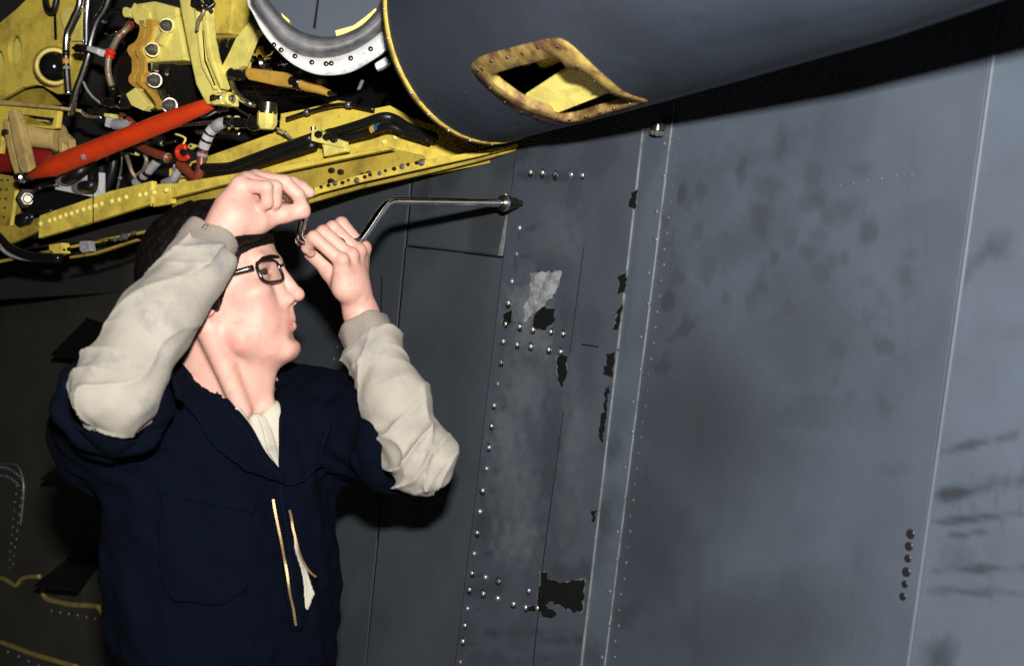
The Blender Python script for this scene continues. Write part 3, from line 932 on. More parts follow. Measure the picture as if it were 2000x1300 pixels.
# steel pipes
def pipe(label, pts, r, bands=()):
    t = thing('steel_pipe', label, 'pipe', W(*pts[-1]), 'bright steel pipes in the bay')
    c = catmull(WW(pts), 8)
    V, F = sweep(c, r, 16)
    mk('tube', V, F, M['steel'], t, True)
    for i, m_, n_ in bands:
        V, F = sweep(c[i:i + n_ + 1], r * 1.06, 16)
        mk('band', V, F, m_, t, True)
pipe('leftmost steel pipe with an orange band, bent beside the bulkhead', [(160, -60, .02), (156, 5, .02), (143, 38, .02), (131, 68, .02), (129, 110, .02), (131, 150, .02), (134, 185, .02)], 0.0085,
     [(33, M['gold'], 2), (30, M['black'], 2), (36, M['grey_wrap'], 1)])
pipe('straight upright steel pipe crossing behind the white clamp', [(175, -60, 0), (172, 0, 0), (169, 40, 0), (169, 92, 0)], 0.0085)
pipe('long steel pipe curving down from the top through the white clamp', [(230, -60, .03), (208, 10, .03), (190, 40, .03), (178, 78, .03), (172, 110, .03), (161, 145, .03), (148, 180, .03), (140, 225, .02)], 0.009)
pipe('thin curved steel pipe under the black pump', [(158, 216, 0), (166, 224, 0), (180, 229, 0), (199, 230, 0)], 0.005)
pipe('slim steel pipe running behind the orange strut', [(300, 262, -.02), (345, 246, -.02), (400, 240, -.02), (450, 236, -.02)], 0.006)
pipe('short bright steel pipe under the gold cap', [(385, 258, -.04), (430, 258, -.04), (470, 262, -.04)], 0.006)

pipe('short curved steel pipe hooked under the black clevis', [(452, 158, .1), (458, 176, .1), (470, 192, .1), (486, 202, .1), (498, 205, .09)], 0.006)
rg_ = plate('rust_ring', ell(104, 128, 21, 36), -.0575, .002, M['rusty'], bh, holes=[ell(106, 130, 17, 31)], bevel=0)
hg = thing('hanging_strap', 'black strap drooping over the top edge of the bulkhead', 'strap', W(98, 5, -.02))
tube('strap', [W(86, -40, -.02), W(90, 6, -.02), W(97, 21, -.02), W(106, 18, -.02), W(112, -10, -.02), W(114, -40, -.02)], .008, M['black'], hg)
cb_ = thing('cable_bundle', 'tangle of thin dark cables above the lever arm', 'cables', W(400, 10, .12))
for i_, pts_ in enumerate((((380, -20, .15), (392, 8, .16), (404, 16, .15), (420, 6, .14)), ((396, -20, .15), (398, 20, .15), (388, 40, .15), (384, 60, .145)), ((372, -20, .15), (386, 14, .155), (402, 10, .15), (414, 24, .14)))):
    tube('cable', [W(*q_) for q_ in pts_], .004, (M['dark_metal'], M['braid'], M['black'])[i_], cb_)
cl = thing('pipe_clamp', 'white rectangular clamp holding two steel pipes', 'clamp', W(185, 100, .05))
plate('body', [(170, 88), (192, 95), (190, 107), (168, 99)], .065, 0.03, M['white'], cl, bevel=0.003)
plate('tab', [(193, 96), (201, 98), (198, 111), (190, 108)], .06, 0.02, M['white'], cl, bevel=0.002)
lathe('screw', W(143, 94, .05), W(168, 97, .05), [(0, .004), (.3, .004), (.32, .011), (1, .011)], M['dark_metal'], cl)

# black pump and hose
pump = thing('black_pump', 'round black pump body behind the pipes and braided hose', 'pump', W(215, 240, -.05))
c0, c1 = W(208, 140, -.32), W(208, 140, -.32) + NV * .18
lathe('body', c0, c1, [(0, .10), (.5, .105), (.52, .112), (.64, .112), (.66, .096), (.9, .09), (.97, .06), (1, .03)], M['interior'], pump, 36)
lathe('band', c0 + (c1 - c0) * .70, c0 + (c1 - c0) * .76, [(0, .097), (.5, .099), (1, .097)], M['dark_metal'], pump, 36)
for (x, y) in ((165, 200), (188, 212), (230, 190), (245, 140), (236, 90)):
    fx(darkb, x, y, -.19, pump, 1.3)
hose = thing('braided_hose', 'braided hose with a bright red collar beside the clamp', 'hose', W(225, 178, .04))
hp = catmull(WW([(262, 40, .0), (246, 58, .02), (232, 72, .03), (222, 90, .04), (214, 108, .05), (211, 128, .05), (213, 150, .045), (222, 178, .04)]), 10)
rr_ = [0.0075 + (0.0006 if i % 2 else 0) for i in range(len(hp))]
V, F = sweep(hp, rr_, 12); mk('braid', V, F, M['braid'], hose, True)
V, F = sweep(hp[36:44], [.0125, .0125, .0115, .0108, .0115, .0125, .0125, .012], 16); mk('collar', V, F, M['red'], hose, True)
V, F = sweep(hp[14:19], 0.0098, 14); mk('ferrule', V, F, M['brown_hose'], hose, True)
V, F = sweep(hp[2:9], 0.0105, 14); mk('ferrule', V, F, M['brown_hose'], hose, True)
V, F = sweep(hp[-4:], 0.0095, 14); mk('end_nut', V, F, M['dark_metal'], hose, True)
for i, (a, b) in enumerate((((206, 66, .03), (228, 62, .03)), ((216, 76, .03), (233, 64, .03)))):
    w_ = thing('lock_wire', ('short lock wire above the red collar, farther from the hose', 'short lock wire above the red collar, touching the hose')[i], 'wire', W(*a), 'lock wires')
    V, F = sweep(catmull([W(*a), (W(*a) + W(*b)) / 2 - ZV * .006, W(*b)], 6), 0.0022, 6); mk('strand', V, F, M['steel'], w_, True)
blk = thing('drooping_cable', 'thin dark cable looping round the pump', 'cable', W(195, 195, .02))
V, F = sweep(catmull(WW([(163, 160, .03), (170, 175, .03), (182, 190, .03), (197, 202, .03)]), 8), 0.003, 8); mk('sheath', V, F, M['grey_wrap'], blk, True)

# golden gear housing with scalloped flanges
gh = thing('gear_housing', 'yellow gear housing with amber scalloped flange and steel bolts', 'housing', W(320, 220, .0))
def scallop(dx):
    return [(270 + dx, 38), (272 + dx, 58), (268 + dx, 74), (262 + dx, 82), (250 + dx, 90), (247 + dx, 98), (250 + dx, 106), (256 + dx, 114), (257 + dx, 128), (256 + dx, 142), (250 + dx, 150),
            (250 + dx, 160), (258 + dx, 168), (268 + dx, 174), (278 + dx, 186), (288 + dx, 200), (292 + dx, 214)]
def scplate(dx0, dx1, o0, thick, m_):
    L = scallop(dx0); R = scallop(dx1)
    plate('scalloped_flange', L + R[::-1], o0, thick, m_, gh, bevel=0.002)
scplate(0, 13, .06, .03, M['gold'])
scplate(14, 27, .075, .035, M['gold'])
plate('upper_casting', [(272, 45), (300, 52), (345, 28), (352, 60), (362, 118), (284, 122), (276, 108), (276, 92), (288, 78), (290, 60)], .07, .05, M['yellow_clean'], gh, bevel=0.006)
plate('boss_rib', [(300, 82), (316, 58), (324, 62), (310, 90)], .085, .03, M['yellow_clean'], gh, bevel=0.005)
plate('top_lug', [(232, 2), (262, 6), (290, 24), (292, 36), (276, 52), (264, 44), (258, 28), (240, 16)], .06, .04, M['yellow_clean'], gh, holes=[ell(246, 24, 7, 10)], bevel=0.004)
plate('top_cover', [(262, 8), (300, 2), (345, 14), (345, 34), (300, 46), (282, 50), (270, 40)], .055, .03, M['yellow_clean'], gh, bevel=0.005)
c0, c1 = W(285, 150, -.02), W(385, 160, -.02)
lathe('steel_drum', c0, c1, [(0, .085), (1, .085)], M['dark_metal'], gh, 40)
plate('bright_rib', [(287, 122), (295, 122), (295, 139), (288, 140)], .075, .02, M['steel'], gh, bevel=0.003)
plate('bright_rib', [(303, 174), (307, 172), (318, 194), (313, 198)], .075, .02, M['steel'], gh, bevel=0.003)
for x, y, sc in ((326, 50, 1.25), (298, 97, 1.25), (302, 157, 1.35), (332, 206, 1.35)):
    lathe('bolt_boss', W(x, y, .05), W(x, y, .088), [(0, .018), (1, .0165)], M['yellow_clean'] if y < 120 else M['dark_metal'], gh)
    fx(hexm, x, y, .09, gh, sc)
plate('lower_wedge', [(245, 184), (263, 171), (290, 205), (278, 216), (256, 206)], .09, .02, M['yellow_clean'], gh, bevel=0.002)
plate('steel_wedge', [(264, 172), (279, 178), (306, 212), (292, 216)], .078, .02, M['steel'], gh, bevel=0.002)
lathe('pipe_elbow', W(200, 200, .07), W(252, 202, .07), [(0, .007), (.1, .010), (.15, .008), (.25, .0105), (.32, .0115), (.36, .010), (.75, .010), (.78, .014), (.9, .014), (1, .012)], M['dark_metal'], gh)
lathe('elbow_ring', W(234, 199, .07), W(243, 200, .07), [(0, .0145), (.5, .0155), (1, .0145)], M['chrome'], gh)

# yellow lever arms
arm = thing('lever_arm', 'long yellow lever arm ending in a steel pivot above the orange strut', 'arm', W(430, 200, .12))
plate('web', [(345, -40), (384, -40), (400, 40), (405, 108), (430, 172), (431, 202), (402, 204), (382, 165), (366, 90), (352, 20)], .12, .02, M['yellow_clean'], arm, bevel=0.004)
plate('rib', [(372, -30), (380, -30), (394, 90), (398, 120), (420, 170), (416, 176), (392, 130), (386, 95)], .132, .012, M['yellow_clean'], arm, bevel=0.004)
plate('side_rail', [(384, -40), (402, -40), (406, 70), (414, 110), (434, 170), (430, 175), (404, 112), (397, 60)], .138, .02, M['yellow_clean'], arm, bevel=0.003)
plate('pivot_lug', [(412, 182), (432, 180), (434, 204), (412, 205)], .14, .04, M['yellow_clean'], arm, bevel=0.004)
lathe('pivot_roller', W(428, 192, .13), W(441, 192, .13), [(0, .011), (.1, .013), (.9, .013), (1, .011)], M['steel'], arm)
lathe('pivot_ear', W(441, 192, .13), W(449, 192, .13), [(0, .0135), (1, .0125)], M['yellow_clean'], arm)
lathe('pivot_nut', W(449, 192, .13), W(458, 193, .13), [(0, .008), (.6, .008), (.62, .005), (1, .004)], M['steel'], arm)
fx(darkb, 419, 191, .141, arm, 1.1)
plate('crack_line', [(395, 60), (396, 60), (401, 118), (420, 166), (419, 167), (399, 118)], .1395, .001, M['chip'], arm, bevel=0)

lk = thing('yellow_link', 'slanted yellow link plate leaning towards the white duct ring', 'link', W(435, 145, .1))
plate('bar', [(490, 38), (502, 58), (474, 128), (446, 148), (440, 150), (431, 146), (431, 134), (444, 110), (460, 76)], .12, .012, M['yellow_clean'], lk, holes=[ell(434, 139, 1.8, 2.6, 8)], bevel=0.003)
plate('stub', [(449, 112), (476, 118), (474, 132), (466, 134), (448, 134)], .105, .02, M['yellow_clean'], lk, bevel=0.003)
bp_ = thing('yellow_cover_box', 'flat yellow cover box behind the lever arm', 'cover', W(430, 70, .02))
plate('cover', [(398, 10), (452, -20), (455, 5), (450, 66), (403, 66)], .03, .05, M['yellow'], bp_, bevel=0.004)
plate('lower_lip', [(402, 70), (458, 66), (462, 74), (404, 76)], .02, .03, M['yellow_dark'], bp_, bevel=0.002)
plate('amber_block', [(404, 78), (470, 72), (508, 62), (520, 116), (406, 118)], -.01, .06, M['gold'], bp_, bevel=0.004)
plate('back_rib', [(455, -30), (500, -30), (500, 45), (470, 50), (455, 30)], -.02, .02, M['dark_metal'], bp_, bevel=0.003)
fx(hexm, 518, 102, .0, bp_, 0.7)
for (x, y) in ((386, 6), (398, 14), (410, 4)):
    fx(darkb, x, y, .14, arm, 1.6)

# actuator rod
ac = thing('actuator_rod', 'amber actuator rod with black joints under the white duct ring', 'actuator', W(540, 180, .12))
lathe('clevis', W(446, 144, .12), W(476, 148, .12), [(0, .008), (.2, .013), (.4, .009), (.5, .012), (.8, .012), (1, .009)], M['black_gloss'], ac)
plate('bar', [(478, 134), (484, 132), (568, 142), (572, 146), (570, 171), (540, 168), (484, 156), (476, 146)], .13, .03, M['gold'], ac, bevel=0.006)
lathe('joint', W(570, 158, .12), W(592, 164, .12), [(0, .012), (.2, .015), (.5, .013), (.6, .0155), (.9, .0155), (1, .012)], M['black_gloss'], ac)
lathe('cone_end', W(588, 162, .12), W(642, 182, .12), [(0, .0125), (.25, .013), (.6, .009), (.85, .0075), (1, .0065)], M['gold'], ac)
lathe('tip_nut', W(642, 182, .12), W(656, 184, .12), [(0, .005), (.5, .005), (.55, .003), (1, .003)], M['dark_metal'], ac)

# exhaust case with bright clamp
ec = thing('engine_case', 'dark steel engine case with chrome clamp bands behind the actuator', 'engine', W(530, 210, .0))
a0, a1 = W(452, 130, -.08), W(700, 110, -.10)
lathe('case', a0, a1, [(0, .07), (.1, .105), (.25, .115), (.9, .125), (1, .125)], M['black_gloss'], ec, 48)  # black case; its colour also stands for the nacelle's unlit inside
for t0 in (.16, .24, .42):
    lathe('clamp_band', a0 + (a1 - a0) * t0, a0 + (a1 - a0) * (t0 + .022), [(0, .113), (.5, .119), (1, .113)], M['chrome'] if t0 < .4 else M['dark_metal'], ec, 48)
lathe('neck', W(492, 126, .0), W(548, 122, .0), [(0, .022), (.1, .028), (.3, .024), (.45, .024), (.5, .029), (.6, .029), (.65, .024), (1, .03)], M['chrome'], ec)
plate('neck_bracket', [(496, 92), (512, 88), (520, 108), (500, 114)], .02, .02, M['gold'], ec, bevel=0.003)
lathe('cap_column', W(524, 200, .03), W(522, 222, .03), [(0, .021), (1, .021)], M['dark_metal'], ec)
lathe('cap', W(522, 219, .03), W(521, 253, .03), [(0, .0215), (.7, .0215), (.95, .016), (1, .014)], M['yellow_clean'], ec, 8, smooth=False)
lathe('hose_stub', W(440, 239, .03), W(506, 241, .03), [(0, .010), (.1, .013), (.16, .010), (.3, .014), (.36, .0115), (.7, .0115), (.75, .015), (.85, .017), (.95, .015), (1, .012)], M['black_gloss'], ec)
for (x0, x1) in ((443, 449), (459, 463), (491, 497)):
    lathe('hose_ring', W(x0, 239, .03), W(x1, 239, .03), [(0, .0145), (.5, .0165), (1, .0145)], M['chrome'], ec)

# yellow web behind the pipe run
yw = thing('yellow_web', 'wide grimy yellow web plate along the engine bay sill', 'web plate', W(700, 290, -.03))
plate('sheet', [(330, 380), (330, 330), (420, 300), (545, 255), (548, 222), (600, 212), (660, 196), (690, 202), (720, 214), (760, 206), (800, 228), (900, 262), (1006, 274), (1006, 288), (830, 330), (560, 390)],
      -.03, .006, M['yellow'], yw)
for (x, y) in ((750, 277), (772, 268), (790, 262), (765, 252), (808, 312), (652, 205)):
    fx(rivm, x, y, -.029, yw, .8, 'rivet')

# beam with raised rivets
bm_ = thing('yellow_beam', 'yellow spliced beam with a row of raised rivets', 'beam', W(200, 420, .02))
plate('splice_plate', [(77, 421), (88, 417), (150, 396), (215, 373), (262, 362), (292, 354), (297, 353), (297, 397), (240, 415), (160, 440), (80, 463), (75, 465)], .035, .012, M['yellow'], bm_, bevel=0.0015)
plate('splice_end', [(298, 360), (333, 358), (335, 397), (298, 404)], .030, .012, M['yellow'], bm_)
plate('left_leg', [(-60, 440), (20, 440), (76, 424), (76, 450), (24, 474), (-60, 500)], .022, .01, M['yellow_dark'], bm_)
plate('right_leg', [(334, 359), (440, 342), (600, 316), (755, 287), (766, 291), (700, 304), (600, 325), (500, 346), (420, 364), (335, 386)], .045, .012, M['yellow'], bm_)
plate('channel_web', [(336, 372), (600, 318), (757, 289), (820, 302), (836, 318), (600, 376), (336, 440)], .005, .006, M['yellow_dark'], bm_)  # darker yellow paints in the shade below the upper leg
for (x, y) in ((80, 437), (97, 431), (107, 428), (118, 424), (129, 420), (140, 417), (151, 413), (163, 409), (175, 406), (187, 402), (199, 398), (219, 393), (233, 390), (247, 385), (273, 381), (285, 379), (301, 376), (325, 371)):
    fx(rivm, x, y, .034, bm_, 1.0, 'rivet')
plate('splice_joint', [(181, 372), (182.4, 372), (182.4, 436), (181, 436)], .0362, .001, M['chip'], bm_, bevel=0)
plate('end_joint', [(294, 354), (296, 354), (296, 402), (294, 403)], .0362, .001, M['yellow_clean'], bm_, bevel=0)
lf = thing('sill_flange', 'riveted yellow sill flange below the beam, along the grey skin', 'sill', W(720, 350, .01))
plate('flange', [(540, 398), (600, 370), (700, 342), (830, 312), (930, 296), (1008, 280), (1006, 287), (930, 306), (830, 328), (700, 357), (620, 378), (560, 402)], .018, .008, M['yellow'], lf)
plate('dark_edge', [(540, 408), (620, 384), (700, 362), (830, 333), (930, 310), (1008, 290), (1006, 294), (930, 316), (830, 340), (700, 369), (620, 392), (540, 415)], .012, .008, M['yellow_dark'], lf)
random.seed(9)
for i in range(16):
    t = i / 15.0
    x = 612 + 215 * t; y = 372 - 55 * t
    fx(darkb if i % 3 else hexm, x + random.uniform(-3, 3), y + random.uniform(-3, 3), .018, lf, random.uniform(.45, .75), 'rivet')
for (x, y) in ((649, 333), (667, 336), (648, 354), (710, 343), (722, 340)):
    fx(darkb, x, y, .008, lf, 1.0)
ls_ = thing('lower_sill', 'lower sill with shade-black tray, nuts and bracket under the riveted beam', 'sill', W(170, 485, .01))
plate('tray', [(60, 478), (95, 470), (180, 450), (300, 420), (420, 390), (560, 392), (560, 410), (420, 436), (265, 464), (170, 496), (100, 498)], -.10, .006, M['interior'], ls_)  # near-black colour paints the shade of the recess under the beam
plate('lip', [(135, 500), (180, 493), (265, 466), (268, 470), (182, 498), (136, 505)], .012, .01, M['yellow_dark'], ls_)
plate('block', [(95, 478), (120, 474), (122, 494), (110, 498), (96, 488)], .012, .02, M['yellow'], ls_)
plate('bracket', [(155, 471), (172, 470), (176, 490), (160, 494), (155, 488)], .02, .015, M['grey_wrap'], ls_, holes=[ell(165, 482, 3, 4, 10)])
for (x, y) in ((126, 488), (136, 486), (195, 478), (204, 475), (215, 470), (225, 468), (236, 466), (244, 462), (258, 462), (262, 455)):
    fx(darkb if random.random() < .5 else hexm, x, y, .008, ls_, random.uniform(.5, .9), 'nut')
sl = thing('door_seal', 'black rubber seal curving round the corner of the engine bay', 'seal', W(60, 500, .01))
tube('seal', WW([(-40, 400, .02), (-8, 452, .02), (6, 468, .02), (22, 484, .02), (48, 496, .02), (80, 502, .02), (118, 504, .02)]), 0.012, M['black_gloss'], sl)
tube('lip', WW([(-42, 412, .01), (-14, 462, .01), (2, 482, .01), (20, 496, .01), (50, 504, .01), (110, 508, .01)]), 0.007, M['grey_wrap'], sl)
lp = thing('left_skin_corner', 'dark yellow perforated inner sheet at the left end of the beam', 'sheet', W(20, 420, -.01))
plate('sheet', [(-60, 330), (30, 345), (40, 400), (20, 470), (-60, 520)], -.01, .006, M['yellow_dark'], lp)
plate('stiffener', [(28, 372), (31, 372), (20, 445), (17, 446)], .0, .008, M['yellow'], lp)
for i in range(6):
    for j in range(2):
        fx(darkb, 16 - 2 * i - j * 12, 352 + 18 * i, -.009, lp, .45, 'rivet')

# orange strut and its lever
stt = thing('orange_strut', 'long orange-red tubular strut with tapered end across the bay', 'strut', W(60, 343, .1))
s0, s1 = W(58, 344, .10), W(412, 203, .10)
lathe('tube', s0, s1, [(0, .007), (.005, .009), (.135, .0225), (.145, .0235), (.25, .0245), (.80, .0205), (.97, .015), (1, .012)], M['orange_red'], stt, 32)
lathe('eye', W(48, 347, .11), W(58, 344, .10), [(0, .008), (.4, .012), (1, .010)], M['dark_metal'], stt)
sd = unit(s1 - s0)
mid = s0 + (s1 - s0) * .36
nf = unit(np.array([0, 0, ZC]) - mid); nf = unit(nf - sd * (nf @ sd))
box('data_plate', mid + nf * .0198 + np.cross(sd, nf) * .004, (sd, np.cross(sd, nf), nf), (.010, .010, .0012), M['grey_wrap'], stt, .0003)
rd = thing('dark_red_strut', 'shorter dark red strut behind the tan lever', 'strut', W(20, 330, -.02))
lathe('tube', W(-40, 315, -.02), W(104, 306, -.02), [(0, .034), (.45, .034), (.75, .030), (.97, .018), (1, .014)], M['dark_red'], rd, 28)
lathe('rod_end', W(103, 306, -.02), W(120, 304, -.02), [(0, .008), (.3, .014), (.7, .014), (1, .007)], M['chrome'], rd)
lv = thing('tan_lever', 'dirty tan forked lever carrying the tapered end of the orange strut', 'lever', W(40, 345, .06))
plate('arm', [(14, 218), (26, 212), (36, 240), (56, 328), (55, 336), (44, 338), (36, 330), (22, 262)], .09, .02, M['tan'], lv, bevel=0.004)
plate('side', [(4, 232), (16, 236), (22, 262), (38, 332), (46, 350), (32, 352), (20, 320), (6, 260)], .06, .03, M['tan'], lv, bevel=0.005)
lathe('cross_tube', W(24, 260, .03), P(118, 270, W(24, 260, .03)[1] - .03), [(0, .030), (.12, .030), (.14, .033), (.2, .033), (.22, .030), (.9, .030), (.92, .034), (1, .034)], M['tan'], lv, 28)
plate('fork', [(112, 262), (122, 258), (136, 272), (138, 300), (132, 300), (131, 282), (123, 280), (122, 302), (116, 302)], .05, .015, M['tan'], lv, bevel=0.002)
lathe('fork_roller', W(120, 296, .03), W(132, 296, .03), [(0, .010), (.5, .016), (1, .010)], M['steel'], lv)
lathe('bolt', W(30, 346, .10), W(48, 347, .10), [(0, .006), (.15, .010), (.5, .010), (.55, .013), (.9, .013), (1, .008)], M['steel'], lv)
fx(darkb, 12, 258, .062, lv, 1.2)
bk = thing('slotted_bracket', 'yellow slotted bracket box above the tan cross tube', 'bracket', W(60, 260, .0))
plate('frame', [(0, 205), (14, 206), (114, 216), (110, 250), (102, 252), (8, 242), (0, 300), (-30, 300), (-30, 205)], .03, .012, M['yellow'], bk, holes=[[(28, 222), (105, 231), (100, 246), (24, 240)]], bevel=0.002)
plate('top_rail', [(-30, 192), (12, 196), (120, 208), (120, 214), (12, 205), (-30, 204)], .05, .05, M['tan'], bk, bevel=0.002)
plate('inner_rail', [(28, 226), (92, 233), (90, 238), (28, 232)], -.02, .01, M['yellow_clean'], bk)
fx(hexm, 97, 244, .0, bk, .7)

# white connector blocks and hoses
w1 = thing('white_connector', 'white connector block with two black hoses under the strut', 'connector', W(140, 385, .04))
plate('block', [(110, 342), (140, 338), (174, 334), (174, 384), (106, 370)], .04, .04, M['white'], w1, bevel=0.003)
for pts in (((122, 352, .03), (135, 349, .07), (152, 338, .08), (172, 322, .06), (185, 310, .02)), ((153, 367, .03), (165, 364, .07), (178, 362, .08), (182, 345, .06), (178, 312, .02))):
    h_ = thing('black_hose', 'thick black hose plugged into the %s of the white connector' % ('upper corner' if pts[0][0] < 140 else 'lower middle'), 'hose', W(*pts[0]), 'black hoses on the white connector')
    tube('hose', WW(pts), 0.013, M['black'], h_)
    lathe('boot', W(*pts[0]), W(pts[1][0], pts[1][1], pts[1][2] - .01), [(0, .017), (.9, .016), (1, .014)], M['grey_wrap'], h_)
w2 = thing('white_connector', 'small white connector with grey plug above the strut', 'connector', W(225, 250, .06))
plate('block', [(206, 228), (232, 233), (246, 250), (238, 256), (203, 247)], .05, .03, M['white'], w2, bevel=0.003)
plate('clip', [(202, 221), (216, 222), (218, 230), (203, 228)], .055, .02, M['yellow_clean'], w2, bevel=0.002)
lathe('plug', W(224, 243, .06), W(246, 243, .06), [(0, .012), (.8, .012), (1, .010)], M['grey_wrap'], w2)
def hosething(name, label, cat, pts, r, mat, group=None, collars=()):
    t = thing(name, label, cat, W(*pts[0]), group)
    c = catmull(WW(pts), 8)
    V, F = sweep(c, r, 14); mk('hose', V, F, mat, t, True)
    for i, n_, m_, f_ in collars:
        V, F = sweep(c[i:i + n_ + 1], r * f_, 14); mk('collar', V, F, m_, t, True)
    return t
hosething('brown_hose', 'glossy brown hose hanging below the orange strut', 'hose', [(262, 272, .03), (275, 286, .04), (300, 298, .05), (318, 304, .05), (331, 310, .05)], .010, M['brown_hose'],
          collars=((28, 3, M['braid'], 1.15),))
hosething('brown_hose', 'brown elbow hose rising to the white wrapped sleeve', 'hose', [(350, 320, .03), (366, 332, .03), (384, 346, .03), (392, 330, .03), (394, 308, .03), (397, 294, .03)], .011, M['brown_hose'],
          collars=((33, 4, M['grey_wrap'], 1.12),))
hosething('brown_hose', 'short brown plug with steel ring beside the small white connector', 'hose', [(238, 228, .03), (250, 236, .04), (258, 244, .04)], .011, M['brown_hose'], collars=((6, 3, M['chrome'], 1.2),))
hosething('wrapped_sleeve', 'white wrapped sleeve with black ties joining the black hose stub', 'sleeve', [(397, 290, .04), (404, 272, .04), (412, 256, .04), (428, 243, .04), (440, 239, .03)], .0125, M['white'],
          collars=((6, 2, M['black'], 1.1), (13, 2, M['black'], 1.1), (20, 11, M['grey_wrap'], 1.04)))
hosething('wrapped_sleeve', 'grey wrapped sleeve with black ties running behind the beam', 'sleeve', [(264, 358, .0), (278, 346, .0), (290, 334, .0), (306, 316, .0)], .011, M['grey_wrap'],
          collars=((6, 3, M['black'], 1.1), (13, 3, M['black'], 1.1)))
hosething('wrapped_sleeve', 'slack grey sleeve tied under the brown hose', 'sleeve', [(320, 358, .0), (338, 350, .01), (346, 336, .01), (346, 322, .01)], .010, M['grey_wrap'], collars=((17, 3, M['braid'], 1.2),))
hosething('black_hose', 'upright black hose behind the strut, left of the pair', 'hose', [(190, 290, -.02), (198, 330, -.02), (205, 375, -.02)], .014, M['black'])
hosething('black_hose', 'upright black hose behind the strut, bowed like a hook', 'hose', [(224, 290, -.02), (220, 330, -.02), (208, 365, -.02), (196, 376, -.02), (186, 350, -.02)], .012, M['black'])
hosething('copper_wires', 'frayed copper brown wires hanging near the grey sleeve', 'wires', [(246, 300, .0), (252, 318, .01), (258, 336, .01), (268, 350, .0)], .005, M['braid'])
hosething('copper_wires', 'curved copper brown wires under the glossy brown hose', 'wires', [(282, 298, .02), (286, 314, .02), (280, 332, .01), (268, 342, .0)], .005, M['braid'])
hk = thing('red_clip', 'bright red open hose clip above the brown elbow', 'clip', W(356, 305, .05))
tube('ring', WW([(364, 288, .05), (352, 287, .05), (346, 296, .05), (350, 307, .05), (360, 310, .05), (369, 305, .05)]), .006, M['red'], hk)
ws = thing('wire_stay', 'thin bent yellow wire stay beside the red clip', 'bracket', W(352, 290, .04))
tube('wire', WW([(342, 262, .04), (350, 264, .04), (362, 270, .04), (360, 278, .04), (353, 290, .04)]), .0025, M['yellow_clean'], ws, 2, 8)
for lab, poly in (('small yellow tab between hanging wires', [(243, 299), (262, 296), (273, 298), (268, 304)]), ('yellow triangular tab beside the red clip', [(364, 286), (372, 280), (386, 284), (372, 292)]),
                  ('tan fabric tag behind the brown elbow', [(352, 334), (362, 332), (360, 346), (350, 348)])):
    t_ = thing('bracket_tab', lab, 'tab', W(*poly[0], -.01))
    plate('tab', poly, -.01, .006, M['yellow_clean'] if 'yellow' in lab else M['tan'], t_, bevel=.001)
    fx(darkb, sum(p[0] for p in poly) / 4, sum(p[1] for p in poly) / 4, -.01, t_, .5)
nt_ = thing('hex_nut', 'large dark nut on a stud beside the left sheet', 'nut', W(54, 388, .01))
lathe('nut', W(54, 388, -.02), W(54, 388, .02), [(0, .030), (.6, .030), (.7, .026), (.72, .018), (1, .016)], M['dark_metal'], nt_, 6, smooth=False)
lathe('stud', W(54, 388, .0), W(54, 388, .028), [(0, .012), (.8, .012), (1, .009)], M['dark_metal'], nt_)
nt2 = thing('roller_foot', 'small black roller foot above the left leg of the beam', 'roller', W(44, 430, .02))
lathe('roller', W(36, 432, .03), W(58, 424, .03), [(0, .010), (.2, .018), (.8, .018), (1, .012)], M['black_gloss'], nt2)
lathe('pin', W(33, 433, .035), W(62, 422, .035), [(0, .004), (1, .004)], M['chrome'], nt2)
bt = thing('black_strap', 'broad black strap draped behind the white connector', 'strap', W(90, 400, .0))
plate('strap', [(60, 380), (110, 372), (182, 386), (140, 400), (60, 422), (40, 425), (55, 405)], .012, .006, M['black'], bt)

# twin black pipes with yellow support bracket
for i, (lab, pts) in enumerate((('upper of twin black pipes through the yellow support', [(640, 262, .03), (700, 244, .03), (745, 229, .03), (770, 232, .02), (800, 250, .02), (850, 268, .02)]),
                                ('lower of twin black pipes through the yellow support', [(655, 274, .025), (720, 258, .025), (760, 247, .025), (790, 258, .015), (840, 274, .01)]),
                                ('long black pipe from the sill to the yellow support', [(380, 327, .03), (440, 326, .03), (470, 318, .03), (540, 292, .03), (610, 268, .03)]),
                                ('second long black pipe below the first to the yellow support', [(385, 338, .02), (450, 334, .02), (520, 312, .02), (615, 282, .02)]))):
    t_ = thing('black_pipe', lab, 'pipe', W(*pts[0]), 'black pipes along the sill')
    tube('tube', WW(pts), .0095 if i != 1 else .008, M['black'], t_)
    lathe('end_sleeve', W(*pts[0]), W(*[(a + (b - a) * .12) for a, b in zip(pts[0], pts[1])]), [(0, .0105), (1, .0105)], M['black_gloss'], t_)
tg = thing('pipe_marker', 'tiny yellow and blue marker band on a black pipe', 'marker', W(734, 250, .03))
lathe('yellow_band', W(727, 254, .0255), W(735, 251, .0255), [(0, .0092), (1, .0092)], M['gold'], tg)
lathe('blue_band', W(735, 251, .0255), W(741, 249, .0255), [(0, .0091), (1, .0091)], mat_plain('blue_band', (.02, .12, .25), .4), tg)
sb = thing('pipe_support', 'cream yellow two-hole pipe support on the sill', 'bracket', W(640, 300, .04))
plate('plate', [(608, 254), (622, 252), (634, 262), (672, 276), (672, 288), (660, 288), (607, 275)], .05, .012, M['yellow_clean'], sb, bevel=.002)
plate('foot', [(628, 282), (676, 284), (674, 296), (632, 306), (631, 290)], .045, .012, M['yellow_clean'], sb, bevel=.002)
lathe('bolt', W(612, 248, .045), W(612, 262, .045), [(0, .006), (.5, .006), (.55, .004), (1, .004)], M['steel'], sb)
for (x, y) in ((625, 263), (641, 268), (655, 272)):
    fx(darkb, x, y, .05, sb, 1.3, 'grommet')

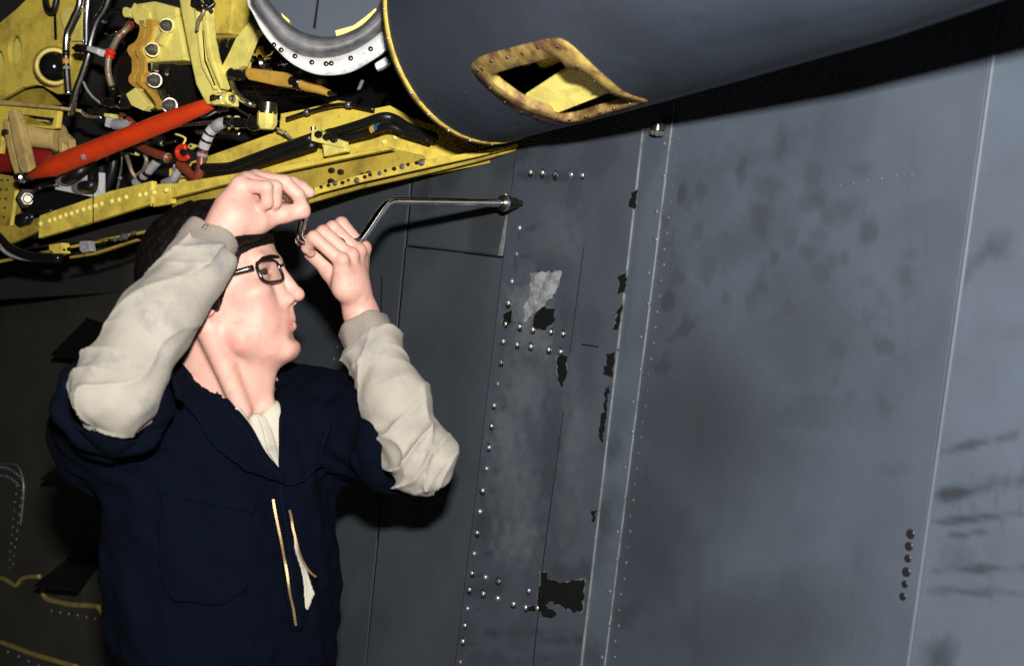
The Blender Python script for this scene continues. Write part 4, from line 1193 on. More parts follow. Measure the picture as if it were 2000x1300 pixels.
# thin lines threading the dark of the bay
for lab, cat, pts, r_, m_ in (
    ('thin steel line bowed under the dark engine case', 'pipe', [(452, 205, -.02), (500, 232, -.04), (560, 236, -.04), (640, 205, -.04)], .0035, M['steel']),
    ('thin copper line dropping from the gold cap', 'pipe', [(540, 250, .03), (560, 262, .02), (575, 280, .0), (580, 300, -.01)], .003, M['braid']),
    ('grey cable looped below the lever pivot', 'cable', [(380, 220, .03), (400, 226, .05), (424, 216, .05), (446, 214, .04)], .004, M['grey_wrap']),
    ('black cable sagging between strut and brown hose', 'cable', [(255, 262, .02), (280, 268, .05), (310, 280, .05), (345, 276, .04)], .004, M['black_gloss']),
    ('thin steel line climbing beside the upright black hoses', 'pipe', [(228, 380, -.02), (236, 340, -.01), (238, 300, 0), (232, 262, 0)], .0035, M['steel']),
    ('bare wire strung from the nut to the white connector', 'wire', [(60, 376, .03), (82, 366, .05), (104, 362, .05), (118, 364, .045)], .002, M['steel']),
    ('brown cable tucked behind the braided hose', 'cable', [(236, 150, -.02), (240, 176, -.01), (230, 200, 0), (214, 214, .01)], .005, M['brown_hose']),
    ('black conduit arching over the braided hose', 'conduit', [(186, 60, .0), (204, 34, .0), (226, 22, -.01), (250, 30, -.02), (262, 50, -.03)], .008, M['black_gloss']),
    ('thin dark line along the top of the yellow web', 'pipe', [(560, 232, .0), (610, 216, .0), (670, 204, .0), (730, 214, .0)], .004, M['dark_metal'])):
    t_ = thing('thin_line', lab, cat, W(*pts[0]), 'thin lines in the bay')
    c_ = catmull(WW(pts), 8)
    V, F = sweep(c_, r_, 10); mk('line', V, F, m_, t_, True)
    for i_ in (6, len(c_) - 8):
        V, F = sweep(c_[i_:i_ + 2], r_ * 1.7, 10); mk('clip', V, F, M['bolt_steel'], t_, True)
# white duct ring at the top
ring = thing('duct_ring', 'white bolted duct ring with grey rubber lip above the actuator', 'duct', P(640, 145, 2.15))
RO = [(483, 0), (493, 25), (514, 65), (540, 97), (569, 124), (607, 143), (642, 148), (684, 142), (726, 120), (758, 97), (777, 72), (782, 40), (790, 5), (775, -70), (720, -130), (640, -155), (550, -130), (495, -70)]
RM = [(489, 0), (502, 29), (523, 57), (544, 82), (579, 105), (615, 113), (653, 111), (691, 99), (729, 76), (758, 50), (770, 32), (779, 12), (780, -15), (765, -70), (710, -122), (640, -142), (556, -120), (503, -65)]
RI = [(520, -10), (540, 21), (561, 44), (580, 58), (598, 66), (622, 72), (650, 72), (680, 63), (708, 48), (733, 23), (742, 8), (750, -5), (750, -30), (735, -70), (700, -100), (640, -115), (570, -100), (528, -55)]
def loft(name, loops, mat, par):
    L = [closed(np.array([P(x, y, d) for x, y in lp]), 4) for lp, d in loops]
    k = len(L[0])
    return mk(name, np.concatenate(L), [(r * k + i, r * k + (i + 1) % k, (r + 1) * k + (i + 1) % k, (r + 1) * k + i) for r in range(len(L) - 1) for i in range(k)], mat, par, True)
def mixl(a, b, t):
    return [(x0 + (x1 - x0) * t, y0 + (y1 - y0) * t) for (x0, y0), (x1, y1) in zip(a, b)]
loft('white_flange', [(RO, 2.19), (RO, 2.15), (mixl(RO, RM, .06), 2.146), (mixl(RO, RM, .9), 2.15), (mixl(RO, RM, 1.1), 2.17)], M['white'], ring)
loft('rubber_lip', [(RM, 2.16), (mixl(RM, RI, .08), 2.135), (mixl(RM, RI, .3), 2.115), (mixl(RM, RI, .6), 2.11), (mixl(RM, RI, .85), 2.125), (RI, 2.15), (mixl(RM, RI, 1.02), 2.25)], M['duct'], ring)
bl_r = Vector((0, -1, 0)).to_track_quat('Z', 'Y').to_matrix()
for (x, y) in ((576, 110), (609, 122), (637, 125), (647, 124), (685, 114), (724, 96), (760, 62), (766, 62), (549, 98), (535, 88)):
    instance('bolt', fs, bl_r, P(x, y, 2.147), ring, 1.3)
prism('duct_back', [P(x, y, 2.26) for x, y in closed(np.array(mixl(RM, RI, .5)), 2)], np.array([0, .004, 0]), M['grey_nacelle'], ring, bevel=0)
prism('back_slot', [P(x, y, 2.257) for x, y in ((622, -20), (625, -20), (616, 56), (611, 55))], np.array([0, .002, 0]), M['chip'], ring, bevel=0)
prism('yellow_strip', [P(x, y, 2.16) for x, y in ((654, 60), (690, 50), (712, 34), (733, 16), (738, 20), (718, 42), (694, 59), (657, 71))], np.array([0, .02, 0]), M['yellow_clean'], ring, bevel=.001)
prism('yellow_strip', [P(x, y, 2.16) for x, y in ((548, 24), (566, 40), (565, 46), (552, 34))], np.array([0, .02, 0]), M['yellow_clean'], ring, bevel=.001)
prism('torn_tab', [P(x, y, 2.14) for x, y in ((758, 52), (772, 50), (776, 75), (770, 82), (742, 108), (738, 100), (760, 82))], np.array([0, .01, 0]), M['white'], ring, bevel=.002)
prism('torn_tab', [P(x, y, 2.2) for x, y in ((730, 124), (756, 108), (764, 122), (748, 132), (735, 138))], np.array([0, .02, 0]), M['white'], ring, bevel=.004)
prism('pale_drip', [P(x, y, 2.25) for x, y in ((704, 155), (712, 156), (704, 174), (696, 176))], np.array([0, .01, 0]), M['duct'], ring, bevel=.003)
# underside closing the bay towards the skin
under = [W(x, y, .0) for x, y in ((-60, 500), (330, 452), (620, 392), (1000, 292))]
NV, UV_, W0, WAX, ROT_N = _SIDE
sweep, lathe = _sweep0, _lathe0
back_ = [W(x, y - 14, -.004) for x, y in ((-60, 510), (330, 462), (620, 388), (1000, 290))]
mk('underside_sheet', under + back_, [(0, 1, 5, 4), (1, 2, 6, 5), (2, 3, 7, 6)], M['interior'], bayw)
# ------------------------------------------------------------------ speed handle (crank brace) on the panel screw
def AX(q, a=0.0, b=0.0):
    """point q metres out along the handle's axis, shifted a along the side and b up"""
    p = W(1022, 397, 0.006) + NV * q
    return p + UV_ * a + ZV * (b - 0.046 * q)
sh = thing('speed_handle', 'chrome crank speed handle held in both hands, socket on the panel screw', 'tool', AX(0.0))
DR = -0.058
cr = [AX(.030), AX(.10), AX(.18), AX(.235), AX(.250, 0, -.002), AX(.262, -.002, -.012), AX(.288, -.008, DR + .010), AX(.298, -.010, DR + .001), AX(.312, -.010, DR), AX(.345, -.010, DR),
      AX(.375, -.010, DR), AX(.388, -.010, DR + .003), AX(.393, -.010, DR + .014), AX(.390, -.003, -.014), AX(.393, 0, -.003), AX(.402), AX(.43)]
V, F = sweep(catmull(cr, 6), 0.0062, 16); mk('crank', V, F, M['chrome'], sh, True)
lathe('socket', AX(.004), AX(.046), [(0, .0045), (.2, .0045), (.22, .0075), (.6, .0105), (.66, .012), (.92, .012), (1, .0095)], M['dark_metal'], sh)
lathe('socket_ring', AX(.036), AX(.042), [(0, .0124), (.5, .0128), (1, .0124)], M['steel'], sh)
lathe('grip_sleeve', AX(.318, -.010, DR), AX(.372, -.010, DR), [(0, .0075), (.05, .0095), (.95, .0095), (1, .0075)], M['black_gloss'], sh)
lathe('end_knob', AX(.402), AX(.478), [(0, .0085), (.06, .0115), (.2, .0125), (.8, .0125), (.95, .0115), (1, .008)], M['chrome'], sh)

# ------------------------------------------------------------------ signed-distance modelling for the figure
def smin(a, b, k):
    if k <= 0:
        return np.minimum(a, b)
    h = np.clip(0.5 + 0.5 * (b - a) / k, 0, 1)
    return b + (a - b) * h - k * h * (1 - h)

class Body:
    def __init__(self):
        self.p = []            # (fn, centre, radius, k, mode)
    def add(self, fn, c, r, k=0.01, mode='+'):
        self.p.append((fn, np.asarray(c, float), float(r), k, mode))
    def cone(self, a, b, r1, r2, k=0.01, mode='+'):
        a, b = np.asarray(a, float), np.asarray(b, float)
        ba = b - a; L = max(ba @ ba, 1e-12)
        def fn(p):
            t = np.clip((p - a) @ ba / L, 0, 1)
            return np.linalg.norm(p - a - t[:, None] * ba, axis=1) - (r1 + t * (r2 - r1))
        self.add(fn, (a + b) / 2, math.sqrt(L) / 2 + max(r1, r2), k, mode)
    def chain(self, pts, rs, k=0.006, mode='+'):
        for i in range(len(pts) - 1):
            self.cone(pts[i], pts[i + 1], rs[i], rs[i + 1], k, mode)
    def ell(self, c, r, R=None, k=0.01, mode='+'):
        c, r = np.asarray(c, float), np.asarray(r, float)
        R = np.eye(3) if R is None else np.asarray(R)          # rows: axes
        def fn(p):
            q = (p - c) @ R.T
            k0 = np.linalg.norm(q / r, axis=1); k1 = np.linalg.norm(q / r ** 2, axis=1)
            return k0 * (k0 - 1) / np.maximum(k1, 1e-9)
        self.add(fn, c, r.max(), k, mode)
    def eval(self, p, near=None):
        d = np.full(len(p), 1.0)
        for fn, c, r, k, mode in (self.p if near is None else near):
            e = fn(p)
            if mode == '+':
                d = smin(d, e, k)
            elif mode == '-':
                d = -smin(-d, e, k)
            elif mode == '&':
                d = -smin(-d, -e, k)
            elif mode == 'n':
                d = d + e
        return d
    def mesh(self, h, post=None):
        pos = [q for q in self.p if q[4] == '+']
        lo = np.min([q[1] - q[2] for q in pos], axis=0) - 4 * h
        hi = np.max([q[1] + q[2] for q in pos], axis=0) + 4 * h
        nb = 24
        dims = np.ceil((hi - lo) / h).astype(int) + 2
        NB = np.ceil(dims / nb).astype(int)
        NY, NZ = int(NB[1] * nb + 2), int(NB[2] * nb + 2)
        half = nb * h * math.sqrt(3) / 2
        ids, verts, quads = [], [], []
        ax = np.arange(nb + 1)
        G = np.stack(np.meshgrid(ax, ax, ax, indexing='ij'), -1).reshape(-1, 3)
        offs = [(i, j, k) for i in (0, 1) for j in (0, 1) for k in (0, 1)]
        E = [(0, 1), (2, 3), (4, 5), (6, 7), (0, 2), (1, 3), (4, 6), (5, 7), (0, 4), (1, 5), (2, 6), (3, 7)]
        CO = np.array(offs, float)
        for bx in range(NB[0]):
            for by in range(NB[1]):
                for bz in range(NB[2]):
                    st = np.array([bx, by, bz]) * nb
                    cen = lo + (st + nb / 2) * h
                    near = [q for q in self.p if q[4] == 'n' or np.linalg.norm(cen - q[1]) < q[2] + half + q[3] * 1.5 + 0.012]
                    if not any(q[4] == '+' for q in near):
                        continue
                    if abs(self.eval(cen[None], near)[0]) > half * 1.25 + 0.02:
                        continue
                    D = self.eval(lo + (G + st) * h, near).reshape(nb + 1, nb + 1, nb + 1)
                    if post is not None:
                        D = post(lo + (G + st) * h, D.ravel()).reshape(D.shape)
                    S = D < 0
                    if S.all() or not S.any():
                        continue
                    cnt = np.zeros((nb, nb, nb), int)
                    for o in offs:
                        cnt += S[o[0]:o[0] + nb, o[1]:o[1] + nb, o[2]:o[2] + nb]
                    act = np.argwhere((cnt > 0) & (cnt < 8))
                    if len(act):
                        vals = np.stack([D[act[:, 0] + o[0], act[:, 1] + o[1], act[:, 2] + o[2]] for o in offs], 1)
                        acc = np.zeros((len(act), 3)); num = np.zeros(len(act))
                        for a, b in E:
                            va, vb = vals[:, a], vals[:, b]
                            m = (va < 0) != (vb < 0)
                            t = np.where(m, va / np.where(m, va - vb, 1), 0)
                            acc += np.where(m[:, None], CO[a] + t[:, None] * (CO[b] - CO[a]), 0)
                            num += m
                        verts.append(lo + (act + st + acc / num[:, None]) * h)
                        g = act + st
                        ids.append((g[:, 0] * NY + g[:, 1]) * NZ + g[:, 2])
                    for axis in range(3):
                        A = S[:nb, :nb, :nb]
                        sl = [slice(0, nb)] * 3; sl[axis] = slice(1, nb + 1)
                        Bv = S[tuple(sl)]
                        e = np.argwhere(A != Bv)
                        if not len(e):
                            continue
                        flip = A[e[:, 0], e[:, 1], e[:, 2]]
                        g = e + st
                        u, v = [(1, 2), (2, 0), (0, 1)][axis]
                        def cid(du, dv):
                            c = g.copy(); c[:, u] -= du; c[:, v] -= dv
                            return (c[:, 0] * NY + c[:, 1]) * NZ + c[:, 2]
                        Q = np.stack([cid(1, 1), cid(0, 1), cid(0, 0), cid(1, 0)], 1)
                        Q[~flip] = Q[~flip][:, ::-1]
                        quads.append(Q)
        ids = np.concatenate(ids); verts = np.concatenate(verts); Q = np.concatenate(quads)
        order = np.argsort(ids); ids = ids[order]; verts = verts[order]
        j = np.searchsorted(ids, Q); j = np.clip(j, 0, len(ids) - 1)
        ok = (ids[j] == Q).all(1)
        return verts, j[ok]

# ------------------------------------------------------------------ pose
TB = np.array([-0.408, 2.00, 0.0])                       # torso axis
BF = np.array([math.sin(math.radians(40)), -math.cos(math.radians(40)), 0])   # chest looks this way
BL = np.array([math.cos(math.radians(40)), math.sin(math.radians(40)), 0])    # his left
def T(f, l, z):
    return TB + BF * f + BL * l + ZV * z
hy, hpit = math.radians(4), math.radians(17)
HF0 = np.array([math.cos(hy), -math.sin(hy), 0]); HL = np.array([math.sin(hy), math.cos(hy), 0])
HFw = HF0 * math.cos(hpit) + ZV * math.sin(hpit)
HUp = -HF0 * math.sin(hpit) + ZV * math.cos(hpit)
HC = P(435, 560, 1.95)
HR = np.stack([HFw, HL, HUp])                            # rows
def Hd(x, y, z):
    return HC + (HFw * x + HL * y + HUp * z) * 0.001
def head_local(p):
    return (p - HC) @ HR.T * 1000.0

L_sh, L_el, L_wr = T(-.01, .165, 1.455), P(818, 894, 1.91), P(706, 615, 2.00)
L_cu = P(707, 630, 1.995)
R_sh, R_el, R_wr = T(-.04, -.150, 1.44), P(226, 765, 1.745), P(436, 446, 1.87)
R_cu = P(419, 456, 1.862)

# ------------------------------------------------------------------ the body: one continuous surface
B = Body()
mm = 0.001
def hell(c, r, k, mode='+'):
    B.ell(Hd(*c), np.array(r) * mm, HR, k * mm, mode)
def hcone(a, b, r1, r2, k, mode='+'):
    B.cone(Hd(*a), Hd(*b), r1 * mm, r2 * mm, k * mm, mode)
hell((-8, 0, 30), (92, 74, 80), 5)                        # skull
hell((26, 0, -40), (51, 59, 74), 22)                      # face mass
for s in (-1, 1):
    hcone((0, 50 * s, -58), (16, 48 * s, -80), 14, 14, 24)       # jaw angle
    hcone((16, 48 * s, -80), (60, 16 * s, -108), 14, 12, 22)      # jaw line
    hell((48, 44 * s, -26), (24, 19, 16), 16)                     # cheekbone
    hell((46, 34 * s, -58), (21, 20, 27), 20)                     # cheek
    hcone((70, 40 * s, 15), (79, 8 * s, 11), 8.5, 8.5, 12)        # brow
hell((64, 0, -106), (14, 20, 15), 12)                     # chin
hell((61, 0, -68), (20, 25, 24), 18)                      # muzzle
for s in (-1, 1):
    hell((88, 34 * s, -3), (20, 17, 13), 12, '-')         # eye socket
hcone((82, 0, 2), (95, 0, -36), 6.5, 7.5, 8)              # nose bridge
hell((96.5, 0, -41.5), (9.5, 9.5, 8.5), 6)                  # tip
for s in (-1, 1):
    hcone((72, 11 * s, -6), (78, 12 * s, -42), 8, 9, 10)
    hell((83, 11.5 * s, -45), (10, 6.5, 7), 5)            # wings
    hell((87, 6.5 * s, -51), (4.5, 3, 3.5), 2, '-')       # nostril
hcone((80, 0, -54), (77, 0, -64), 5, 6, 7)                # philtrum
for s in (-1, 1):
    hcone((76.2, 3 * s, -71.5), (61, 22 * s, -76.5), 4.8, 3.6, 7)   # upper lip
    hcone((74.6, 0 * s, -82.0), (60, 20 * s, -79.5), 5.2, 3.8, 7)  # lower lip
hcone((84, 0, -76.8), (65, 23, -77.8), 1.8, 1.6, 1.5, '-')
hcone((84, 0, -76.8), (65, -23, -77.8), 1.8, 1.6, 1.5, '-')
hell((79, 0, -93.5), (8, 20, 5), 10, '-')                  # hollow under the lip
for s in (-1, 1):                                         # lids
    hell((62, 31 * s, -1), (14, 14.5, 13), 5)
    hell((73, 34 * s, -1.5), (12, 15.5, 4.6), 2, '-')
    hell((-8, 77 * s, -12), (16, 6, 29), 6)               # ear
    hell((-4, 83 * s, -10), (9, 4, 18), 4, '-')
# neck
B.cone(Hd(-28, 0, -45), T(.015, 0, 1.47), .056, .062, .02)
B.cone(Hd(20, 0, -100), T(.065, 0, 1.49), .030, .030, .03)
for s in (-1, 1):
    B.cone(Hd(-20, 58 * s, -55), T(.095, .02 * s, 1.475), .017, .012, .012)
B.ell(Hd(16, 0, -138), (.012, .012, .016), HR, .012)
# trunk under the clothes
B.ell(T(0, 0, 1.30), (.10, .145, .20), np.stack([BF, BL, ZV]), .03)
B.ell(T(0, 0, 1.05), (.095, .135, .20), np.stack([BF, BL, ZV]), .05)
for s, sh_, el_, wr_ in ((1, L_sh, L_el, L_wr), (-1, R_sh, R_el, R_wr)):
    B.cone(T(.0, .03 * s, 1.50), sh_, .045, .05, .03)
    B.cone(sh_, el_, .042, .030, .03)
    B.cone(el_, wr_ + (el_ - wr_) * .3, .028, .0265, .02)
    B.cone(wr_ + (el_ - wr_) * .3, wr_, .027, .0235, .012)
    B.cone(T(0, .09 * s, 1.0), T(.01, .10 * s, .52), .075, .052, .03)
    B.cone(T(.01, .10 * s, .52), T(-.02, .105 * s, .10), .05, .035, .02)
    B.cone(T(-.03, .105 * s, .05), T(.12, .125 * s, .04), .035, .03, .02)

# left hand (wrapped over the crank grip)
fk = .006
Lm = {'i': P(707, 487, 2.024), 'm': P(697, 492, 2.000), 'r': P(683, 500, 1.976), 'p': P(665, 509, 1.954)}
Lp = {'i': P(667, 437, 2.016), 'm': P(650, 445, 1.990), 'r': P(632, 453, 1.966), 'p': P(613, 463, 1.944)}
Ld = {'i': P(640, 462, 2.035), 'm': P(622, 468, 2.010), 'r': P(603, 471, 1.986), 'p': P(600, 484, 1.962)}
Lt = {'i': P(634, 486, 2.035), 'm': P(616, 487, 2.010), 'r': P(588, 471, 1.988), 'p': P(607, 493, 1.968)}
wr = L_wr
B.cone(wr, P(686, 548, 1.985), .0225, .024, .012)                  # palm
B.cone(P(694, 562, 2.01), Lm['i'], .018, .0118, .014)
B.cone(P(690, 562, 1.99), Lm['m'], .019, .0118, .012)
B.cone(P(682, 562, 1.975), Lm['r'], .019, .0114, .012)
B.cone(P(674, 558, 1.97), Lm['p'], .018, .0106, .012)
for f_, x_ in (('i', 700), ('m', 694), ('r', 688), ('p', 680)):
    B.cone(P(x_ + 6, 585, 1.978), Lm[f_] + np.array([.004, -.009, .001]), .004, .0045, .008)
for f_, r0 in (('i', .0104), ('m', .0107), ('r', .0102), ('p', .0092)):
    B.ell(Lm[f_] + np.array([.003, -.003, .002]), (r0 * 1.05,) * 3, None, .005)
    B.chain([Lm[f_], Lp[f_], Ld[f_], Lt[f_]], [r0 * 1.04, r0 * .95, r0 * .86, r0 * .74], .003)
B.chain([P(668, 560, 1.99), P(644, 528, 1.995), P(622, 505, 1.992), P(606, 497, 1.985)], [.016, .0125, .0105, .0085], .008)   # thumb
# right hand (pinching the end knob, palm to the viewer)
rw = R_wr
Rm = {'p': P(468, 362, 1.868), 'r': P(482, 354, 1.882), 'm': P(500, 350, 1.898), 'i': P(520, 352, 1.918)}
B.cone(rw, P(452, 408, 1.872), .0220, .023, .012)
B.cone(P(450, 420, 1.868), Rm['p'], .020, .0115, .014)
B.cone(P(458, 415, 1.876), Rm['r'], .020, .012, .014)
B.cone(P(466, 412, 1.885), Rm['m'], .020, .012, .014)
B.cone(P(474, 415, 1.894), Rm['i'], .020, .012, .014)
B.cone(P(462, 432, 1.874), P(500, 430, 1.885), .024, .019, .016)    # thenar
fing = {'p': ([P(520, 366, 1.862), P(522, 396, 1.868), P(503, 410, 1.876)], .0092),
        'r': ([P(538, 366, 1.878), P(537, 396, 1.884), P(517, 408, 1.892)], .0100),
        'm': ([P(556, 356, 1.900), P(582, 381, 1.902), P(591, 402, 1.908)], .0104),
        'i': ([P(572, 358, 1.930), P(590, 366, 1.938), P(605, 376, 1.940)], .0098)}
for f_, (pts_, r0) in fing.items():
    B.ell(Rm[f_], (r0 * 1.1,) * 3, None, .006)
    B.chain([Rm[f_]] + pts_, [r0 * 1.05, r0 * .96, r0 * .87, r0 * .75], .0025)
B.chain([P(486, 440, 1.885), P(516, 428, 1.895), P(556, 417, 1.905), P(594, 414, 1.912)], [.019, .0135, .0112, .0088], .008)   # thumb
bv, bq = B.mesh(0.0021)

# ------------------------------------------------------------------ skin
mS, nt, b = nodes('skin')
at = N(nt, 'ShaderNodeAttribute', attribute_name='tone')
n1 = noise(nt, 22, 5, 0.6); n2 = noise(nt, 420, 3, 0.6); n3 = noise(nt, 70, 3, 0.5)
c = mixrgb(nt, ramp(nt, n1, .35, .75), (.58, .345, .275), (.54, .285, .23))
c = mixrgb(nt, ramp(nt, n3, .52, .8), c, (.50, .25, .195))
n5 = noise(nt, 260, 4, .7)
c = mixrgb(nt, ramp(nt, n5, .58, .9), c, (.40, .20, .16))
c = mixrgb(nt, at.outputs['Fac'], c, (.52, .17, .135))
nt.links.new(c, b.inputs['Base Color'])
b.inputs['Roughness'].default_value = .52
b.inputs['Specular IOR Level'].default_value = .34
b.inputs['Subsurface Weight'].default_value = .1
b.inputs['Subsurface Radius'].default_value = (.012, .004, .002)
b.inputs['Subsurface Scale'].default_value = .5
bump(nt, b, n2, .18, .0006)
M['skin'] = mS

person = thing('person', 'person in navy coveralls and tan shirt with both arms raised, cranking a tool', 'person', T(0, 0, 0))
body = mk('body', bv, bq, M['skin'], person, True)
hl = head_local(bv)
tone = np.zeros(len(bv))
def tblob(c, r, a):
    global tone
    d = np.sqrt((((hl - np.array(c)) / np.array(r)) ** 2).sum(1))
    tone = np.maximum(tone, a * (1 - sstep(.45, 1.05, d)))
for s in (-1, 1):
    tblob((72, 11 * s, -72.5), (20, 17, 4.6), .7); tblob((70, 10 * s, -82), (18, 16, 6.2), .68)
    tblob((44, 52 * s, -48), (40, 30, 32), .2); tblob((10, 62 * s, -84), (36, 30, 22), .34); tblob((70, 30 * s, -14), (22, 24, 10), .14)
    tblob((-6, 80 * s, -12), (22, 16, 34), .45)
for s in (-1, 1):
    tblob((68, 13 * s, -77.2), (24, 16, 2.6), 1.0)
tblob((96, 0, -44), (16, 18, 16), .28)
tblob((60, 0, -118), (30, 34, 14), .2)
at = body.data.attributes.new('tone', 'FLOAT', 'POINT')
at.data.foreach_set('value', np.clip(tone, 0, 1).astype(np.float32))

# fingernails
def nail(tip, prev, toward, r, par):
    ax = unit(np.asarray(tip) - np.asarray(prev)); nn = unit(toward - ax * (toward @ ax)); sd_ = np.cross(ax, nn)
    c_ = np.asarray(tip) + ax * r * .15
    V, F = [], []
    for i in range(5):
        for j in range(5):
            u_, v_ = (i - 2) / 2, (j - 2) / 2
            V.append(c_ + ax * u_ * r * .62 + sd_ * v_ * r * .62 * (1 - .12 * u_ * u_) + nn * r * (1.0 - .30 * v_ * v_ - .05 * u_ * u_))
    for i in range(4):
        for j in range(4):
            F.append((i * 5 + j, i * 5 + j + 1, (i + 1) * 5 + j + 1, (i + 1) * 5 + j))
    mk('fingernail', V, F, M['nail'], par, True)
M['nail'] = mat_plain('nail', (.62, .40, .33), .3)
nail(fing['p'][0][2], fing['p'][0][1], np.array([0, -.6, -.7]), .0074, body)
nail(fing['m'][0][2], fing['m'][0][1], np.array([.8, -.3, .5]), .0083, body)
nail(Lt['r'], Ld['r'], np.array([-.3, -.8, .2]), .0076, body)

# eyes and brows
M['eye'] = mat_plain('eye_white', (.36, .32, .30), .5, 0, .2)
M['iris'] = mat_plain('iris_brown', (.02, .012, .008), .3)
M['hair'] = mat_plain('black_hair', (.0035, .0024, .002), .65, 0, .12)
for s in (-1, 1):
    e0 = Hd(60.5, 31 * s, -1)
    gaze = unit(HFw - HL * 0.75 + ZV * .05)
    V, F = [], []
    uvs = lathe('eyeball', e0 - gaze * .0127, e0 + gaze * .0127, [((1 - math.cos(t)) / 2, max(.0127 * math.sin(t), 1e-5)) for t in np.linspace(0, math.pi, 15)], M['eye'], person, 20)
    lathe('iris', e0 + gaze * .0100, e0 + gaze * .0130, [(max(0, (.0130 * math.cos(t) - .0100) / .003), max(.0130 * math.sin(t), 1e-5)) for t in np.linspace(.60, 0, 7)], M['iris'], uvs, 16)

# hair as a close cap with a ragged rim
Hh = Body(); hn = Noise(63, 16)
def hfn(p):
    q = head_local(p)
    x, y, z = q[:, 0], q[:, 1], q[:, 2]
    k0 = np.linalg.norm((q - np.array([-12, 0, 33])) / np.array([100, 80, 91]), axis=1)
    k1 = np.linalg.norm((q - np.array([-12, 0, 33])) / np.array([100, 80, 91]) ** 2, axis=1)
    d = k0 * (k0 - 1) / np.maximum(k1, 1e-9)
    nape = np.sqrt(((x + 62) / 40) ** 2 + (y / 60) ** 2 + ((z + 40) / 52) ** 2)
    d = np.minimum(d, (nape - 1) * 40)
    zh = np.interp(x, [-130, -62, -40, -22, -14, 0, 6, 12, 34, 60, 84, 100], [-78, -74, -60, 16, -30, -32, -20, 14, 40, 46, 44, 42]) - 0.0 * y
    ang = np.arctan2(y, x + 10) * 14
    zh = zh + 4 * np.sin(ang * 2.3 + x * .21) + 3 * np.sin(x * .55 + y * .3)
    d = d + .5 * np.sin(y * .3 + np.sin(x * .08) * 2 + z * .05) + .9 * hn(q, 9.0) + .6 * hn(q[:, [2, 0, 1]], 22.0)
    return np.maximum(d, (zh - z) * .8) * mm
Hh.add(hfn, Hd(-12, 0, 20), .135, .001)
hv, hq = Hh.mesh(0.0025)
hair = mk('hair', hv, hq, M['hair'], person, True, 'short black hair')

def bvh_of(o):
    me = o.data
    n = len(me.vertices)
    co = np.empty(n * 3, np.float32); me.vertices.foreach_get('co', co)
    co = co.reshape(-1, 3) + root_loc(o)
    return BVHTree.FromPolygons([tuple(x) for x in co.tolist()], [tuple(p.vertices) for p in me.polygons])

def patch(name, poly, tree, off, thick, mat, par, step=5, label=None, dirv=None):
    """a piece of cloth lying on a surface: outline in photo pixels, dropped onto the surface behind it"""
    poly = np.array(poly, float)
    x0, y0 = poly.min(0) - step; x1, y1 = poly.max(0) + step
    xs = np.arange(x0, x1 + step, step); ys = np.arange(y0, y1 + step, step)
    X, Y = np.meshgrid(xs, ys)
    ins = inside(poly, X, Y)
    # snap the outline: move outside nodes next to inside ones onto the nearest outline point
    grid = {}
    V = []
    o0 = Vector((0, 0, ZC))
    def near_outline(x, y):
        best = None
        for i in range(len(poly)):
            a, b_ = poly[i], poly[(i + 1) % len(poly)]
            ab = b_ - a; t = np.clip(((x - a[0]) * ab[0] + (y - a[1]) * ab[1]) / max(ab @ ab, 1e-9), 0, 1)
            q = a + ab * t; d = (q[0] - x) ** 2 + (q[1] - y) ** 2
            if best is None or d < best[0]:
                best = (d, q)
        return best[1]
    def node(i, j):
        if (i, j) in grid:
            return grid[(i, j)]
        x, y = X[i, j], Y[i, j]
        if not ins[i, j]:
            x, y = near_outline(x, y)
        r = Vector(((x - 1000) / FPX, 1.0, -(y - 650) / FPX)).normalized()
        hit, nrm, _, _ = tree.ray_cast(o0, r, 6)
        if hit is None:
            grid[(i, j)] = None
            return None
        if nrm.dot(r) > 0:
            nrm = -nrm
        V.append(np.array(hit) + np.array(nrm) * off)
        grid[(i, j)] = (len(V) - 1)
        return grid[(i, j)]
    F = []
    for i in range(X.shape[0] - 1):
        for j in range(X.shape[1] - 1):
            c4 = [(i, j), (i, j + 1), (i + 1, j + 1), (i + 1, j)]
            if sum(ins[c] for c in c4) >= 2:
                nn = [node(*c) for c in c4]
                if None not in nn and len(set(nn)) >= 3:
                    F.append(tuple(nn))
    o = mk(name, V, F, mat, par, True, label)
    bm = bmesh.new(); bm.from_mesh(o.data)
    bmesh.ops.remove_doubles(bm, verts=bm.verts, dist=1e-5)
    for _ in range(3):
        bmesh.ops.smooth_vert(bm, verts=bm.verts, factor=.4, use_axis_x=True, use_axis_y=True, use_axis_z=True)
    bmesh.ops.recalc_face_normals(bm, faces=bm.faces)
    cen = sum((f.normal * f.calc_area() for f in bm.faces), Vector())
    if cen.y > 0:
        bmesh.ops.reverse_faces(bm, faces=bm.faces)
    bm.to_mesh(o.data); bm.free()
    sm = o.modifiers.new('thickness', 'SOLIDIFY'); sm.thickness = thick; sm.offset = 1
    return o

# brows follow the skin
bt_ = bvh_of(body)
patch('sideburn', [(420, 470), (470, 458), (545, 452), (549, 474), (522, 478), (492, 487), (468, 499), (462, 524), (450, 545), (442, 566), (432, 600), (420, 608), (402, 600), (392, 540)], bt_, .0008, .004, M['hair'], hair, 3)
patch('eyebrow', [(498, 512), (508, 502), (525, 497), (543, 500), (546, 506), (528, 505), (512, 509), (501, 517)], bt_, .0005, .002, M['hair'], person, 2.5)

